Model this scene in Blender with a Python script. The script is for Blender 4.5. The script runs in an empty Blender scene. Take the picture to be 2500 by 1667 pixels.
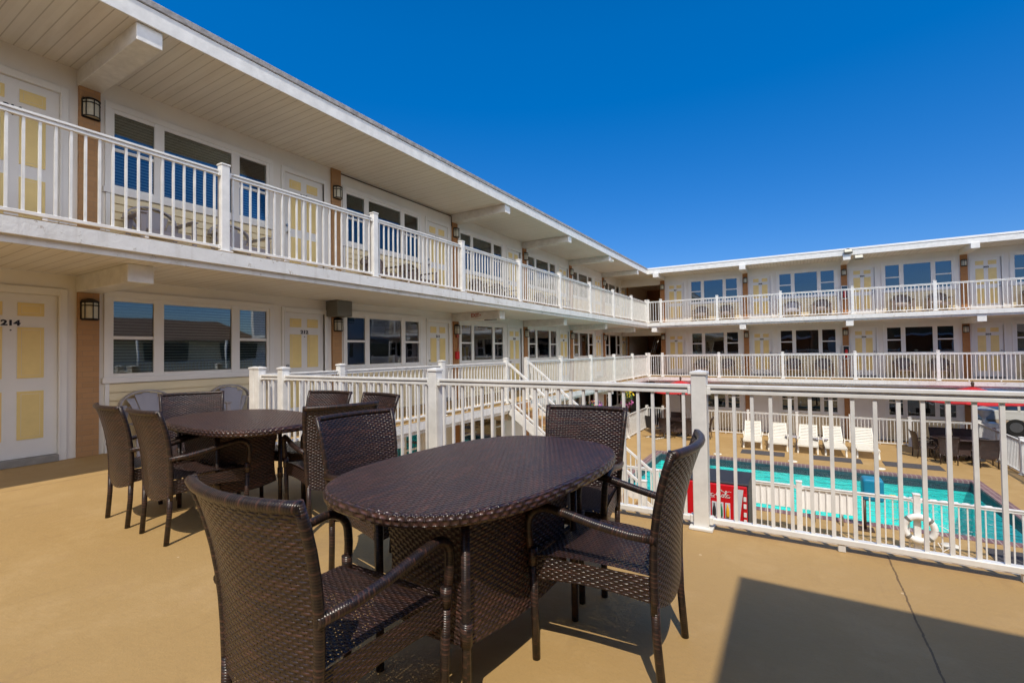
import bpy, bmesh, math, random
from mathutils import Vector, Matrix
random.seed(7)
sc = bpy.context.scene
COL = sc.collection
PI = math.pi
R = math.radians

# ------------------------------------------------------------------ dimensions (metres)
FX, RX, EX = -7.787, -6.03, -5.92          # left wing: facade, railing, slab edge (x)
YF, RY, EY = 24.31, 22.555, 22.42          # right wing: facade, railing, slab edge (y)
F2 = 2.527                                 # storey height
G = -2.527                                 # pool level
BAY, P0 = 3.828, 2.287                     # left wing bays
RBAY, RP0 = 3.757, -5.745                  # right wing bays
YD = 3.553                                 # deck railing line
PANEL = 2.4384

# ------------------------------------------------------------------ mesh builder
class MB:
    def __init__(s):
        s.v, s.f, s.m, s.uv = [], [], [], []
        s.sm = []
    def face(s, idx, m=0, uv=None, smooth=False):
        s.f.append(idx); s.m.append(m); s.uv.append(uv); s.sm.append(smooth)
    def quad(s, a, b, c, d, m=0, uv=None):
        n = len(s.v); s.v += [tuple(a), tuple(b), tuple(c), tuple(d)]
        s.face((n, n+1, n+2, n+3), m, uv)
    def box(s, x0, x1, y0, y1, z0, z1, m=0, T=None):
        n = len(s.v)
        P = [(x0,y0,z0),(x1,y0,z0),(x1,y1,z0),(x0,y1,z0),(x0,y0,z1),(x1,y0,z1),(x1,y1,z1),(x0,y1,z1)]
        if T is not None: P = [tuple(T @ Vector(p)) for p in P]
        s.v += P
        for q in ((0,3,2,1),(4,5,6,7),(0,1,5,4),(1,2,6,5),(2,3,7,6),(3,0,4,7)):
            s.face(tuple(n+i for i in q), m)
        return s
    def bar(s, a, b, w, h, m=0, up=(0,0,1)):
        a, b = Vector(a), Vector(b); d = (b-a); L = d.length; d.normalize()
        x = d.cross(Vector(up)); x = x.normalized() if x.length > 1e-6 else Vector((1,0,0))
        z = x.cross(d)
        T = Matrix(((x.x,d.x,z.x,a.x),(x.y,d.y,z.y,a.y),(x.z,d.z,z.z,a.z),(0,0,0,1)))
        return s.box(-w/2, w/2, 0, L, -h/2, h/2, m, T)
    def tube(s, pts, r, n=10, m=0, caps=True):
        pts = [Vector(p) for p in pts]
        rs = r if isinstance(r, (list, tuple)) else [r]*len(pts)
        base = len(s.v); prev = None; L = 0; Ls = []
        for i, p in enumerate(pts):
            if i: L += (p-pts[i-1]).length
            Ls.append(L)
            t = (pts[min(i+1,len(pts)-1)]-pts[max(i-1,0)]).normalized()
            if prev is None:
                x = t.orthogonal().normalized()
            else:
                x = (prev - t*prev.dot(t)).normalized()
            prev = x; y = t.cross(x)
            for k in range(n):
                a = 2*PI*k/n
                s.v.append(tuple(p + (x*math.cos(a)+y*math.sin(a))*rs[i]))
        for i in range(len(pts)-1):
            for k in range(n):
                k2 = (k+1) % n
                u0, u1 = k/n*2*PI*rs[i], (k+1)/n*2*PI*rs[i]
                s.face((base+i*n+k, base+i*n+k2, base+(i+1)*n+k2, base+(i+1)*n+k), m,
                       [(u0,Ls[i]),(u1,Ls[i]),(u1,Ls[i+1]),(u0,Ls[i+1])], True)
        if caps:
            s.face(tuple(base+k for k in range(n))[::-1], m)
            s.face(tuple(base+(len(pts)-1)*n+k for k in range(n)), m)
        return s
    def grid(s, fn, nu, nv, m=0, smooth=True, uvs=1.0, uvo=(0,0)):
        """fn(i/nu, j/nv) -> (point, (u, v)) in metres"""
        b = len(s.v); U = []
        for j in range(nv+1):
            for i in range(nu+1):
                p, uv = fn(i/nu, j/nv); s.v.append(tuple(p)); U.append(uv)
        for j in range(nv):
            for i in range(nu):
                q = (j*(nu+1)+i, j*(nu+1)+i+1, (j+1)*(nu+1)+i+1, (j+1)*(nu+1)+i)
                s.face(tuple(b+k for k in q), m, [U[k] for k in q], smooth)
        return s
    def lathe(s, prof, n=20, c=(0,0), m=0, smooth=True):
        b = len(s.v); k = len(prof)
        for i in range(n):
            a = 2*PI*i/n
            for r, z in prof: s.v.append((c[0]+r*math.cos(a), c[1]+r*math.sin(a), z))
        for i in range(n):
            i2 = (i+1) % n
            for j in range(k-1):
                s.face((b+i*k+j, b+i2*k+j, b+i2*k+j+1, b+i*k+j+1), m, None, smooth)
        return s
    def mesh(s, name, mats, bevel=0, seg=1, recalc=True):
        me = bpy.data.meshes.new(name)
        me.from_pydata(s.v, [], s.f)
        for mt in (mats if isinstance(mats, (list, tuple)) else [mats]): me.materials.append(mt)
        me.polygons.foreach_set('material_index', s.m)
        me.polygons.foreach_set('use_smooth', s.sm)
        if any(u is not None for u in s.uv):
            lay = me.uv_layers.new(name='UVMap')
            k = 0
            for fi, f in enumerate(s.f):
                u = s.uv[fi]
                for j in range(len(f)):
                    if u is not None: lay.data[k].uv = u[j]
                    else:
                        p = s.v[f[j]]; lay.data[k].uv = (p[0]+p[1], p[2])
                    k += 1
        if bevel or recalc:
            bm = bmesh.new(); bm.from_mesh(me)
            if recalc: bmesh.ops.recalc_face_normals(bm, faces=bm.faces)
            if bevel:
                es = [e for e in bm.edges if len(e.link_faces) == 2 and e.calc_face_angle(0) > 0.5]
                bmesh.ops.bevel(bm, geom=es, offset=bevel, segments=seg, affect='EDGES', profile=0.5)
            bm.to_mesh(me); bm.free()
        me.update()
        return me

def put(name, me, parent=None, loc=(0,0,0), rot=None):
    o = bpy.data.objects.new(name, me); COL.objects.link(o)
    o.location = loc
    if rot is not None: o.rotation_euler = rot
    if parent is not None: o.parent = parent
    return o
def part(name, mb, mats, parent, loc=(0,0,0), rot=None, **k):
    return put(name, mb.mesh(name, mats, **k), parent, loc, rot)
def tag(o, label=None, cat=None, group=None, kind=None):
    if label: o['label'] = label
    if cat: o['category'] = cat
    if group: o['group'] = group
    if kind: o['kind'] = kind
    return o
def thing(name, label, cat, loc=(0,0,0), rz=0, group=None):
    o = bpy.data.objects.new(name, None); COL.objects.link(o)
    o.empty_display_size = 0.1
    o.location = loc; o.rotation_euler = (0,0,rz)
    return tag(o, label, cat, group)
def kids(o): return [c for c in bpy.data.objects if c.parent == o]
KID = {}
def copy_tree(o, parent=None):
    c = o.copy(); COL.objects.link(c)
    if parent is not None: c.parent = parent
    ch = KID.get(o.name)
    if ch is None: ch = KID[o.name] = kids(o)
    for k in ch: copy_tree(k, c)
    return c
def dup(proto, used, loc, rz, label, group=None):
    """first call moves the prototype itself, later calls copy it"""
    if proto.name not in used:
        used.add(proto.name); o = proto; KID.pop(proto.name, None)
    else:
        o = copy_tree(proto)
    o.location = loc; o.rotation_euler = (0,0,rz); o['label'] = label
    if group: o['group'] = group
    return o

# ------------------------------------------------------------------ materials
def new_mat(name):
    m = bpy.data.materials.new(name); m.use_nodes = True
    nt = m.node_tree
    return m, nt, nt.nodes['Principled BSDF']
class N:
    def __init__(s, nt): s.nt = nt
    def add(s, t, **k):
        n = s.nt.nodes.new(t)
        for a, b in k.items(): setattr(n, a, b)
        return n
    def link(s, a, b): s.nt.links.new(a, b)
    def math(s, op, a, b=None, c=None, clamp=False):
        n = s.add('ShaderNodeMath', operation=op); n.use_clamp = clamp
        for i, x in enumerate((a, b, c)):
            if x is None: continue
            if isinstance(x, (int, float)): n.inputs[i].default_value = x
            else: s.link(x, n.inputs[i])
        return n.outputs[0]
    def mix(s, f, a, b, blend='MIX'):
        n = s.add('ShaderNodeMix', data_type='RGBA', blend_type=blend)
        for i, x in ((0, f), (6, a), (7, b)):
            if isinstance(x, (int, float)): n.inputs[i].default_value = x
            elif isinstance(x, tuple): n.inputs[i].default_value = (*x, 1) if len(x) == 3 else x
            else: s.link(x, n.inputs[i])
        return n.outputs[2]
    def noise(s, vec, scale, detail=3, rough=.5, dim='3D'):
        n = s.add('ShaderNodeTexNoise'); n.inputs['Scale'].default_value = scale
        n.inputs['Detail'].default_value = detail; n.inputs['Roughness'].default_value = rough
        if vec is not None: s.link(vec, n.inputs['Vector'])
        return n.outputs[0]
    def pos(s): return s.add('ShaderNodeNewGeometry').outputs['Position']
    def obj(s): return s.add('ShaderNodeTexCoord').outputs['Object']
    def uv(s): return s.add('ShaderNodeTexCoord').outputs['UV']
    def xyz(s, v):
        n = s.add('ShaderNodeSeparateXYZ'); s.link(v, n.inputs[0]); return n.outputs
    def vec(s, x, y, z=0.0):
        n = s.add('ShaderNodeCombineXYZ')
        for i, a in enumerate((x, y, z)):
            if isinstance(a, (int, float)): n.inputs[i].default_value = a
            else: s.link(a, n.inputs[i])
        return n.outputs[0]
    def ramp(s, f, stops):
        n = s.add('ShaderNodeValToRGB'); s.link(f, n.inputs[0])
        e = n.color_ramp.elements
        while len(e) < len(stops): e.new(.5)
        for i, (p, c) in enumerate(stops): e[i].position = p; e[i].color = (*c, 1)
        return n.outputs[0]
    def bump(s, h, strength, dist, normal=None):
        n = s.add('ShaderNodeBump'); n.inputs['Strength'].default_value = strength
        n.inputs['Distance'].default_value = dist; s.link(h, n.inputs['Height'])
        if normal is not None: s.link(normal, n.inputs['Normal'])
        return n.outputs[0]

def plain(name, c, rough=.5, var=.12, scale=3.0, metal=0, spec=.5, bump=0, bscale=60, coat=0):
    m, nt, p = new_mat(name); n = N(nt)
    P = n.pos()
    f = n.noise(P, scale, 4, .6)
    lo = tuple(max(0, x*(1-var)) for x in c); hi = tuple(min(1, x*(1+var*.6)) for x in c)
    n.link(n.ramp(f, [(.3, lo), (.7, hi)]), p.inputs['Base Color'])
    p.inputs['Roughness'].default_value = rough; p.inputs['Metallic'].default_value = metal
    p.inputs['Specular IOR Level'].default_value = spec
    if coat: p.inputs['Coat Weight'].default_value = coat
    if bump:
        n.link(n.bump(n.noise(P, bscale, 3), bump, .01), p.inputs['Normal'])
    return m

M = {}
M['white'] = plain('white_paint', (.80,.80,.79), .38, .13, 7)
M['white_wall'] = plain('white_wall_paint', (.84,.825,.80), .6, .07, 1.2)
M['trim'] = plain('white_trim_paint', (.84,.84,.83), .45, .05, 2)
M['door'] = plain('door_white_paint', (.82,.82,.82), .4, .04, 2)
M['yellow'] = plain('door_yellow_paint', (.86,.68,.29), .45, .08, 3)
M['black'] = plain('black_metal', (.016,.015,.014), .45, .2, 20)
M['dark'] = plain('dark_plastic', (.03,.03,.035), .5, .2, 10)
M['shade'] = plain('frosted_glass', (.62,.60,.50), .35, .1, 10)
M['metal'] = plain('brushed_metal', (.45,.44,.42), .35, .1, 10, metal=.9)
M['grey'] = plain('grey_enamel', (.17,.17,.155), .45, .08, 4)
M['concrete'] = plain('sill_concrete', (.30,.29,.275), .8, .15, 10)
M['white_plastic'] = plain('white_plastic', (.38,.36,.39), .35, .05, 4)
M['cream_plastic'] = plain('cream_plastic', (.82,.78,.68), .4, .05, 4)
M['brown_plastic'] = plain('brown_plastic', (.24,.185,.165), .45, .15, 4)
M['red'] = plain('red_enamel', (.62,.012,.018), .3, .06, 3)
M['red_cloth'] = plain('red_canvas', (.50,.015,.02), .8, .1, 6)
M['green'] = plain('green_plastic', (.01,.16,.07), .3, .1, 6)
M['silver'] = plain('silver_print', (.62,.64,.68), .3, .06, 4)
M['blue'] = plain('blue_vinyl', (.005,.23,.40), .4, .1, 4)
M['aqua'] = plain('aqua_paint', (.02,.42,.42), .5, .1, 4)
M['yellow_plastic'] = plain('yellow_plastic', (.8,.42,.03), .4, .05, 5)
M['brown_paint'] = plain('brown_metal', (.07,.04,.025), .5, .1, 5)
M['number'] = plain('black_numerals', (.012,.012,.02), .4, .1, 5)
M['sign_red'] = plain('sign_red_print', (.42,.08,.05), .5, .05, 5)
M['mat'] = plain('dark_flat_grey', (.075,.07,.075), .9, .2, 14, bump=.4)
M['rubber'] = plain('tyre_rubber', (.02,.02,.02), .8, .2, 12)
M['wood'] = plain('beige_wood', (.50,.40,.25), .7, .15, 8)

def deck_mat():
    m, nt, p = new_mat('tan_deck_coating'); n = N(nt)
    P = n.pos(); X = n.xyz(P)
    big = n.noise(P, .55, 5, .6); med = n.noise(P, 3.2, 6, .65); fine = n.noise(P, 55, 4, .7)
    c = n.ramp(big, [(.25, (.425,.272,.107)), (.75, (.478,.312,.127))])
    c = n.mix(n.math('MULTIPLY', n.math('GREATER_THAN', med, .60), .16), c, (.43,.27,.125), 'MIX')
    c = n.mix(n.math('MULTIPLY', fine, .16), c, (.24,.15,.07))
    # scuffs: long thin smears along y
    sv = n.vec(n.math('MULTIPLY', X[0], 9.0), n.math('MULTIPLY', X[1], 1.3), X[2])
    sm = n.noise(sv, 1.4, 5, .7)
    c = n.mix(n.math('MULTIPLY', n.math('SUBTRACT', sm, .56, clamp=True), 1.1, clamp=True), c, (.25,.15,.075))
    pt = n.noise(P, 1.1, 9, .75)
    c = n.mix(n.math('MULTIPLY', n.math('SUBTRACT', pt, .50, clamp=True), 2.8, clamp=True), c, (.54,.37,.18))
    st = n.noise(P, .8, 7, .7)
    c = n.mix(n.math('MULTIPLY', n.math('SUBTRACT', st, .58, clamp=True), 4.5, clamp=True), c, (.29,.185,.085))
    grit = n.noise(P, 160, 2, .6)
    c = n.mix(n.math('MULTIPLY', n.math('GREATER_THAN', grit, .66), .35), c, (.24,.15,.075))
    # specks
    vo = n.add('ShaderNodeTexVoronoi'); vo.inputs['Scale'].default_value = 3.0; n.link(P, vo.inputs['Vector'])
    c = n.mix(n.math('LESS_THAN', vo.outputs['Distance'], .028), c, (.60,.44,.26))
    # cracks / control joints at fixed places
    wob = n.math('MULTIPLY', n.math('SUBTRACT', n.noise(P, 5, 4, .7), .5), .03)
    def joint(axis, at, w, lo=None, hi=None):
        d = n.math('ABSOLUTE', n.math('SUBTRACT', n.math('ADD', X[axis], wob), at))
        f = n.math('LESS_THAN', d, w)
        if lo is not None:
            f = n.math('MULTIPLY', f, n.math('GREATER_THAN', X[1-axis], lo))
            f = n.math('MULTIPLY', f, n.math('LESS_THAN', X[1-axis], hi))
        return f
    j = joint(0, .455, .0045, -6, 3.62)
    j = n.math('MAXIMUM', j, joint(0, -6.42, .004, -6, 24))
    jj = n.math('MULTIPLY', n.math('GREATER_THAN', X[2], -.5), j)
    c = n.mix(n.math('MULTIPLY', jj, .75), c, (.10,.06,.03))
    n.link(c, p.inputs['Base Color'])
    n.link(n.math('ADD', n.math('MULTIPLY', med, .25), .50), p.inputs['Roughness'])
    p.inputs['Specular IOR Level'].default_value = .35
    h = n.math('ADD', n.math('MULTIPLY', fine, .5), n.math('MULTIPLY', n.noise(P, 12, 4), 1.0))
    h = n.math('SUBTRACT', h, jj)
    h = n.math('ADD', h, n.math('MULTIPLY', n.noise(P, 28, 6, .75), .9))
    n.link(n.bump(h, .42, .008), p.inputs['Normal'])
    return m
M['deck'] = deck_mat()

def slab_mat():
    m, nt, p = new_mat('chipped_white_concrete'); n = N(nt)
    P = n.pos()
    f = n.noise(P, 2.2, 8, .7)
    c = n.ramp(f, [(.30, (.55,.52,.48)), (.42, (.73,.73,.72)), (.7, (.80,.80,.80))])
    g = n.noise(P, 9, 6, .7)
    c = n.mix(n.math('MULTIPLY', n.math('GREATER_THAN', g, .63), .6), c, (.38,.32,.25))
    X = n.xyz(P)
    dr = n.noise(n.vec(n.math('MULTIPLY', X[0], 7), n.math('MULTIPLY', X[1], 7), n.math('MULTIPLY', X[2], .8)), 1.0, 4, .6)
    c = n.mix(n.math('MULTIPLY', n.math('SUBTRACT', dr, .52, clamp=True), 1.6, clamp=True), c, (.40,.36,.31))
    n.link(c, p.inputs['Base Color']); p.inputs['Roughness'].default_value = .6
    n.link(n.bump(n.math('ADD', f, g), .35, .02), p.inputs['Normal'])
    return m
M['slab'] = slab_mat()

def soffit_mat():
    m, nt, p = new_mat('beige_soffit_panels'); n = N(nt)
    O = n.obj(); X = n.xyz(O)     # object x runs along the wing
    t = n.math('FRACT', n.math('DIVIDE', X[0], .126))
    g = n.math('LESS_THAN', n.math('ABSOLUTE', n.math('SUBTRACT', t, .5)), .045)
    f = n.noise(O, 1.5, 4)
    c = n.ramp(f, [(.3, (.80,.78,.75)), (.7, (.84,.825,.80))])
    fr = n.math('FRACT', n.math('DIVIDE', X[0], .252))
    c = n.mix(n.math('MULTIPLY', n.math('GREATER_THAN', fr, .5), .07), c, (.4,.37,.33))
    sn = n.noise(n.vec(n.math('MULTIPLY', X[0], 5), X[1], X[2]), .9, 6, .65)
    c = n.mix(n.math('MULTIPLY', n.math('SUBTRACT', sn, .55, clamp=True), 1.6, clamp=True), c, (.52,.46,.38))
    c = n.mix(n.math('MULTIPLY', g, .45), c, (.26,.23,.20))
    n.link(c, p.inputs['Base Color']); p.inputs['Roughness'].default_value = .55
    n.link(n.bump(n.math('SUBTRACT', 1.0, g), .5, .008), p.inputs['Normal'])
    return m
M['soffit'] = soffit_mat()

def brick_mat(name, c1, c2, mortar):
    m, nt, p = new_mat(name); n = N(nt)
    X = n.xyz(n.obj())
    v = n.vec(n.math('ADD', X[0], X[1]), X[2])
    b = n.add('ShaderNodeTexBrick'); n.link(v, b.inputs['Vector'])
    b.inputs['Scale'].default_value = 1; b.inputs['Brick Width'].default_value = .215
    b.inputs['Row Height'].default_value = .067; b.inputs['Mortar Size'].default_value = .0045
    b.inputs['Color1'].default_value = (*c1,1); b.inputs['Color2'].default_value = (*c2,1); b.inputs['Mortar'].default_value = (*mortar,1)
    f = n.noise(v, 25, 5)
    c = n.mix(n.math('MULTIPLY', f, .35), b.outputs[0], tuple(x*.7 for x in c1))
    n.link(c, p.inputs['Base Color']); p.inputs['Roughness'].default_value = .8
    n.link(n.bump(n.math('SUBTRACT', 1.0, b.outputs[1]), .6, .006), p.inputs['Normal'])
    return m
M['brick'] = brick_mat('tan_brick', (.50,.285,.135), (.44,.245,.115), (.40,.25,.14))
M['brick2'] = brick_mat('orange_brick', (.46,.22,.085), (.40,.185,.07), (.34,.18,.085))

def siding_mat():
    m, nt, p = new_mat('cream_clapboard'); n = N(nt)
    f = n.noise(n.pos(), 2, 5)
    n.link(n.ramp(f, [(.3, (.78,.67,.43)), (.7, (.84,.73,.49))]), p.inputs['Base Color'])
    p.inputs['Roughness'].default_value = .55
    return m
M['siding'] = siding_mat()
M['board'] = plain('board_white', (.90,.90,.90), .5, .02, 2)

def blind_mat(g=1.0):
    m, nt, p = new_mat('venetian_blind'); n = N(nt)
    X = n.xyz(n.obj())
    t = n.math('FRACT', n.math('DIVIDE', X[2], .042))
    f = n.noise(n.vec(X[0], n.math('FLOOR', n.math('DIVIDE', X[2], .042))), 1.7, 2)
    c = n.ramp(t, [(0, (.02,.022,.02)), (.38, (.05,.055,.045)), (.48, (.55*g,.56*g,.46*g)), (.9, (.42*g,.42*g,.33*g))])
    c = n.mix(n.math('MULTIPLY', f, .6), c, (.03,.032,.03))
    n.link(c, p.inputs['Base Color']); p.inputs['Roughness'].default_value = .6
    return m
M['blind'] = blind_mat(); M['blind_dark'] = blind_mat(.35)
M['curtain'] = plain('beige_curtain', (.42,.38,.31), .8, .2, 3)

def glass_mat(name='window_glass', tint=(.72,.78,.78), boost=1.0):
    m, nt, p = new_mat(name); n = N(nt); nt.nodes.remove(p)
    out = nt.nodes['Material Output']
    g = n.add('ShaderNodeBsdfGlossy'); g.inputs['Roughness'].default_value = .015
    g.inputs['Color'].default_value = (.95,.97,1,1)
    h = n.noise(n.pos(), 1.3, 1)
    n.link(n.bump(h, .12, .02), g.inputs['Normal'])
    t = n.add('ShaderNodeBsdfTransparent'); t.inputs['Color'].default_value = (*tint,1)
    fr = n.add('ShaderNodeFresnel'); fr.inputs['IOR'].default_value = 1.75
    f = n.math('MULTIPLY', fr.outputs[0], boost, clamp=True)
    mx = n.add('ShaderNodeMixShader'); n.link(f, mx.inputs[0]); n.link(t.outputs[0], mx.inputs[1]); n.link(g.outputs[0], mx.inputs[2])
    n.link(mx.outputs[0], out.inputs[0])
    return m
M['glass'] = glass_mat(boost=1.5)
M['glass2'] = glass_mat('window_glass_right', (.42,.50,.52), 1.9)

def water_mat():
    m, nt, p = new_mat('pool_water'); n = N(nt); nt.nodes.remove(p)
    out = nt.nodes['Material Output']
    P = n.pos(); X = n.xyz(P)
    v = n.vec(n.math('MULTIPLY', X[0], 1.0), n.math('MULTIPLY', X[1], 2.2), 0)
    h = n.math('ADD', n.noise(v, 1.6, 3), n.math('MULTIPLY', n.noise(v, 6, 2), .25))
    nm = n.bump(h, 1.0, .07)
    g = n.add('ShaderNodeBsdfGlossy'); g.inputs['Roughness'].default_value = .03; n.link(nm, g.inputs['Normal'])
    t = n.add('ShaderNodeBsdfTransparent'); t.inputs['Color'].default_value = (.82,1.0,1.0,1)
    fr = n.add('ShaderNodeFresnel'); fr.inputs['IOR'].default_value = 1.33; n.link(nm, fr.inputs['Normal'])
    mx = n.add('ShaderNodeMixShader'); n.link(fr.outputs[0], mx.inputs[0]); n.link(t.outputs[0], mx.inputs[1]); n.link(g.outputs[0], mx.inputs[2])
    n.link(mx.outputs[0], out.inputs[0])
    return m
M['water'] = water_mat()
def basin_mat():
    m, nt, p = new_mat('pool_plaster'); n = N(nt)
    P = n.pos(); X = n.xyz(P)
    vo = n.add('ShaderNodeTexVoronoi', feature='SMOOTH_F1'); vo.inputs['Scale'].default_value = 2.6
    d = n.add('ShaderNodeVectorMath', operation='MULTIPLY_ADD')
    nz = n.add('ShaderNodeTexNoise'); nz.inputs['Scale'].default_value = 1.6; n.link(P, nz.inputs['Vector'])
    n.link(nz.outputs['Color'], d.inputs[0]); d.inputs[1].default_value = (.5,.5,.5); n.link(P, d.inputs[2])
    n.link(d.outputs[0], vo.inputs['Vector'])
    c = n.ramp(vo.outputs['Distance'], [(.1, (.03,.80,.84)), (.6, (.08,.90,.92))])  # lighter network painted in to imitate caustic light on the pool floor
    dp = n.ramp(n.math('DIVIDE', n.math('ADD', X[1], -12.9), 5.0), [(0, (.6,.9,1)), (1, (1,1.0,.92))])
    c = n.mix(1.0, c, dp, 'MULTIPLY')
    n.link(c, p.inputs['Base Color']); p.inputs['Roughness'].default_value = .7
    return m
M['basin'] = basin_mat()
M['tile'] = brick_mat('navy_waterline_tile', (.02,.05,.08), (.03,.09,.12), (.1,.16,.17))
def coping_mat():
    m, nt, p = new_mat('pink_brick_coping'); n = N(nt)
    P = n.pos(); X = n.xyz(P)
    b = n.add('ShaderNodeTexBrick'); n.link(n.vec(X[1], X[0]), b.inputs['Vector'])
    b.inputs['Scale'].default_value = 1; b.inputs['Brick Width'].default_value = .4; b.inputs['Row Height'].default_value = .11
    b.inputs['Mortar Size'].default_value = .012; b.offset = 0
    b.inputs['Color1'].default_value = (.23,.125,.13,1); b.inputs['Color2'].default_value = (.17,.10,.115,1); b.inputs['Mortar'].default_value = (.34,.26,.24,1)
    n.link(b.outputs[0], p.inputs['Base Color']); p.inputs['Roughness'].default_value = .8
    return m
M['coping'] = coping_mat()
M['asphalt'] = plain('asphalt', (.055,.055,.056), .9, .25, 6, bump=.5, bscale=90)
M['roof_brown'] = plain('brown_shingles', (.17,.10,.06), .85, .25, 8)
M['ground_patch'] = plain('dark_mottled_ground', (.075,.07,.075), .95, .5, 35, bump=1.0, bscale=50)
M['roof'] = plain('weathered_roof_edge', (.34,.33,.34), .8, .35, 9, bump=.5, bscale=30)
M['carpaint'] = plain('champagne_car_paint', (.50,.39,.28), .3, .03, 2, coat=.6)
M['carwhite'] = plain('white_car_paint', (.70,.70,.68), .25, .03, 2, coat=.6)
M['carblue'] = plain('blue_car_paint', (.10,.16,.30), .25, .03, 2, coat=.6)
M['carglass'] = plain('car_glass', (.03,.04,.045), .08, .05, 2, spec=.9)

def wicker(name, holes=False, su=.0185, tv=.0108, strength=1.0, gain=1.0):
    m, nt, p = new_mat(name); n = N(nt)
    U0 = n.uv(); U = n.xyz(U0)
    wob = n.math('MULTIPLY', n.math('SUBTRACT', n.noise(U0, 16, 3, .6), .5), .55)
    wob2 = n.math('MULTIPLY', n.math('SUBTRACT', n.noise(U0, 23, 3, .6), .5), .9)
    s = n.math('ADD', n.math('DIVIDE', U[0], su), wob2); t = n.math('ADD', n.math('DIVIDE', U[1], tv), wob)
    row = n.math('FLOOR', t); ft = n.math('FRACT', t)
    ph = n.math('COSINE', n.math('MULTIPLY', n.math('ADD', s, row), PI))
    h1 = n.math('ADD', n.math('MULTIPLY', ph, .5), .5)
    prof = n.math('POWER', n.math('SINE', n.math('MULTIPLY', ft, PI)), .55)
    over = n.math('MULTIPLY', prof, n.math('ADD', n.math('MULTIPLY', h1, .75), .25))
    # upright strand showing where the row dips
    fs = n.math('FRACT', s)
    st = n.math('POWER', n.math('ABSOLUTE', n.math('SINE', n.math('MULTIPLY', fs, PI))), .8)
    up = n.math('MULTIPLY', n.math('MULTIPLY', st, n.math('SUBTRACT', 1.0, h1)), .55)
    H = n.math('MAXIMUM', over, up)
    wn = n.add('ShaderNodeTexWhiteNoise', noise_dimensions='2D')
    n.link(n.vec(n.math('FLOOR', n.math('DIVIDE', s, 9)), row), wn.inputs['Vector'])
    ns = n.noise(n.vec(n.math('MULTIPLY', U[0], 9), n.math('MULTIPLY', row, .37)), 1.0, 3)
    base = n.ramp(ns, [(.30, (.046,.025,.020)), (.50, (.076,.039,.031)), (.68, (.140,.062,.047))])
    base = n.mix(n.math('MULTIPLY', n.math('GREATER_THAN', wn.outputs[0], .68), .55), base, (.024,.023,.036))
    fade = n.noise(n.pos(), 2.6, 4, .6)
    base = n.mix(n.math('MULTIPLY', fade, .45), base, (.070*gain,.038*gain,.031*gain))
    if gain != 1: base = n.mix(1.0, base, (gain, gain*.97, gain), 'MULTIPLY')
    c = n.mix(n.math('SUBTRACT', 1.0, n.math('POWER', H, .8), clamp=True), base, (.003,.002,.002))
    n.link(c, p.inputs['Base Color'])
    p.inputs['Roughness'].default_value = .30; p.inputs['Specular IOR Level'].default_value = .6
    n.link(n.bump(H, strength, .0075), p.inputs['Normal'])
    if holes:
        dx = n.math('ABSOLUTE', n.math('SUBTRACT', n.math('FRACT', n.math('ADD', s, .5)), .5))
        dy = n.math('ABSOLUTE', n.math('SUBTRACT', n.math('FRACT', n.math('ADD', t, .5)), .5))
        wn2 = n.add('ShaderNodeTexWhiteNoise', noise_dimensions='2D')
        n.link(n.vec(n.math('FLOOR', n.math('ADD', s, .5)), n.math('FLOOR', n.math('ADD', t, .5))), wn2.inputs['Vector'])
        op = n.math('MULTIPLY', n.math('LESS_THAN', dx, .085), n.math('LESS_THAN', dy, .13))
        op = n.math('MULTIPLY', op, n.math('GREATER_THAN', wn2.outputs[0], .55))
        n.link(n.math('SUBTRACT', 1.0, op), p.inputs['Alpha'])
    return m
M['wicker_solid'] = wicker('woven_brown_rattan_solid')
M['wicker'] = wicker('woven_brown_rattan', True)
M['wicker_top'] = wicker('woven_table_top', False, .021, .0135, 1.0, 1.3)
def wrap_mat():
    m, nt, p = new_mat('wrapped_rattan_pole'); n = N(nt)
    U = n.xyz(n.uv())
    t = n.math('DIVIDE', n.math('ADD', U[1], n.math('MULTIPLY', U[0], .12)), .0085)
    pr = n.math('POWER', n.math('SINE', n.math('MULTIPLY', n.math('FRACT', t), PI)), .6)
    wn = n.add('ShaderNodeTexWhiteNoise', noise_dimensions='1D'); n.link(n.math('FLOOR', t), wn.inputs['W'])
    c = n.ramp(wn.outputs[0], [(.2, (.024,.017,.016)), (.6, (.045,.027,.021)), (.9, (.085,.042,.032))])
    c = n.mix(n.math('SUBTRACT', 1.0, pr, clamp=True), c, (.006,.004,.004))
    n.link(c, p.inputs['Base Color']); p.inputs['Roughness'].default_value = .3
    n.link(n.bump(pr, .45, .0015), p.inputs['Normal'])
    return m
M['wrap'] = wrap_mat()
def leaf_mat(name, a, b):
    m, nt, p = new_mat(name); n = N(nt)
    n.link(n.ramp(n.noise(n.pos(), 9, 3), [(.35, a), (.65, b)]), p.inputs['Base Color'])
    p.inputs['Roughness'].default_value = .6
    return m
M['leaf'] = leaf_mat('green_leaves', (.02,.055,.015), (.06,.13,.03))
M['fl_yellow'] = leaf_mat('yellow_petals', (.75,.52,.02), (.85,.68,.05))
M['fl_pink'] = leaf_mat('pink_petals', (.55,.08,.35), (.75,.28,.55))
M['fl_orange'] = leaf_mat('orange_petals', (.75,.25,.10), (.85,.45,.25))
M['fl_purple'] = leaf_mat('purple_petals', (.20,.05,.35), (.35,.10,.50))
M['bark'] = plain('bark', (.09,.06,.045), .9, .3, 12, bump=.6, bscale=20)

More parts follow.
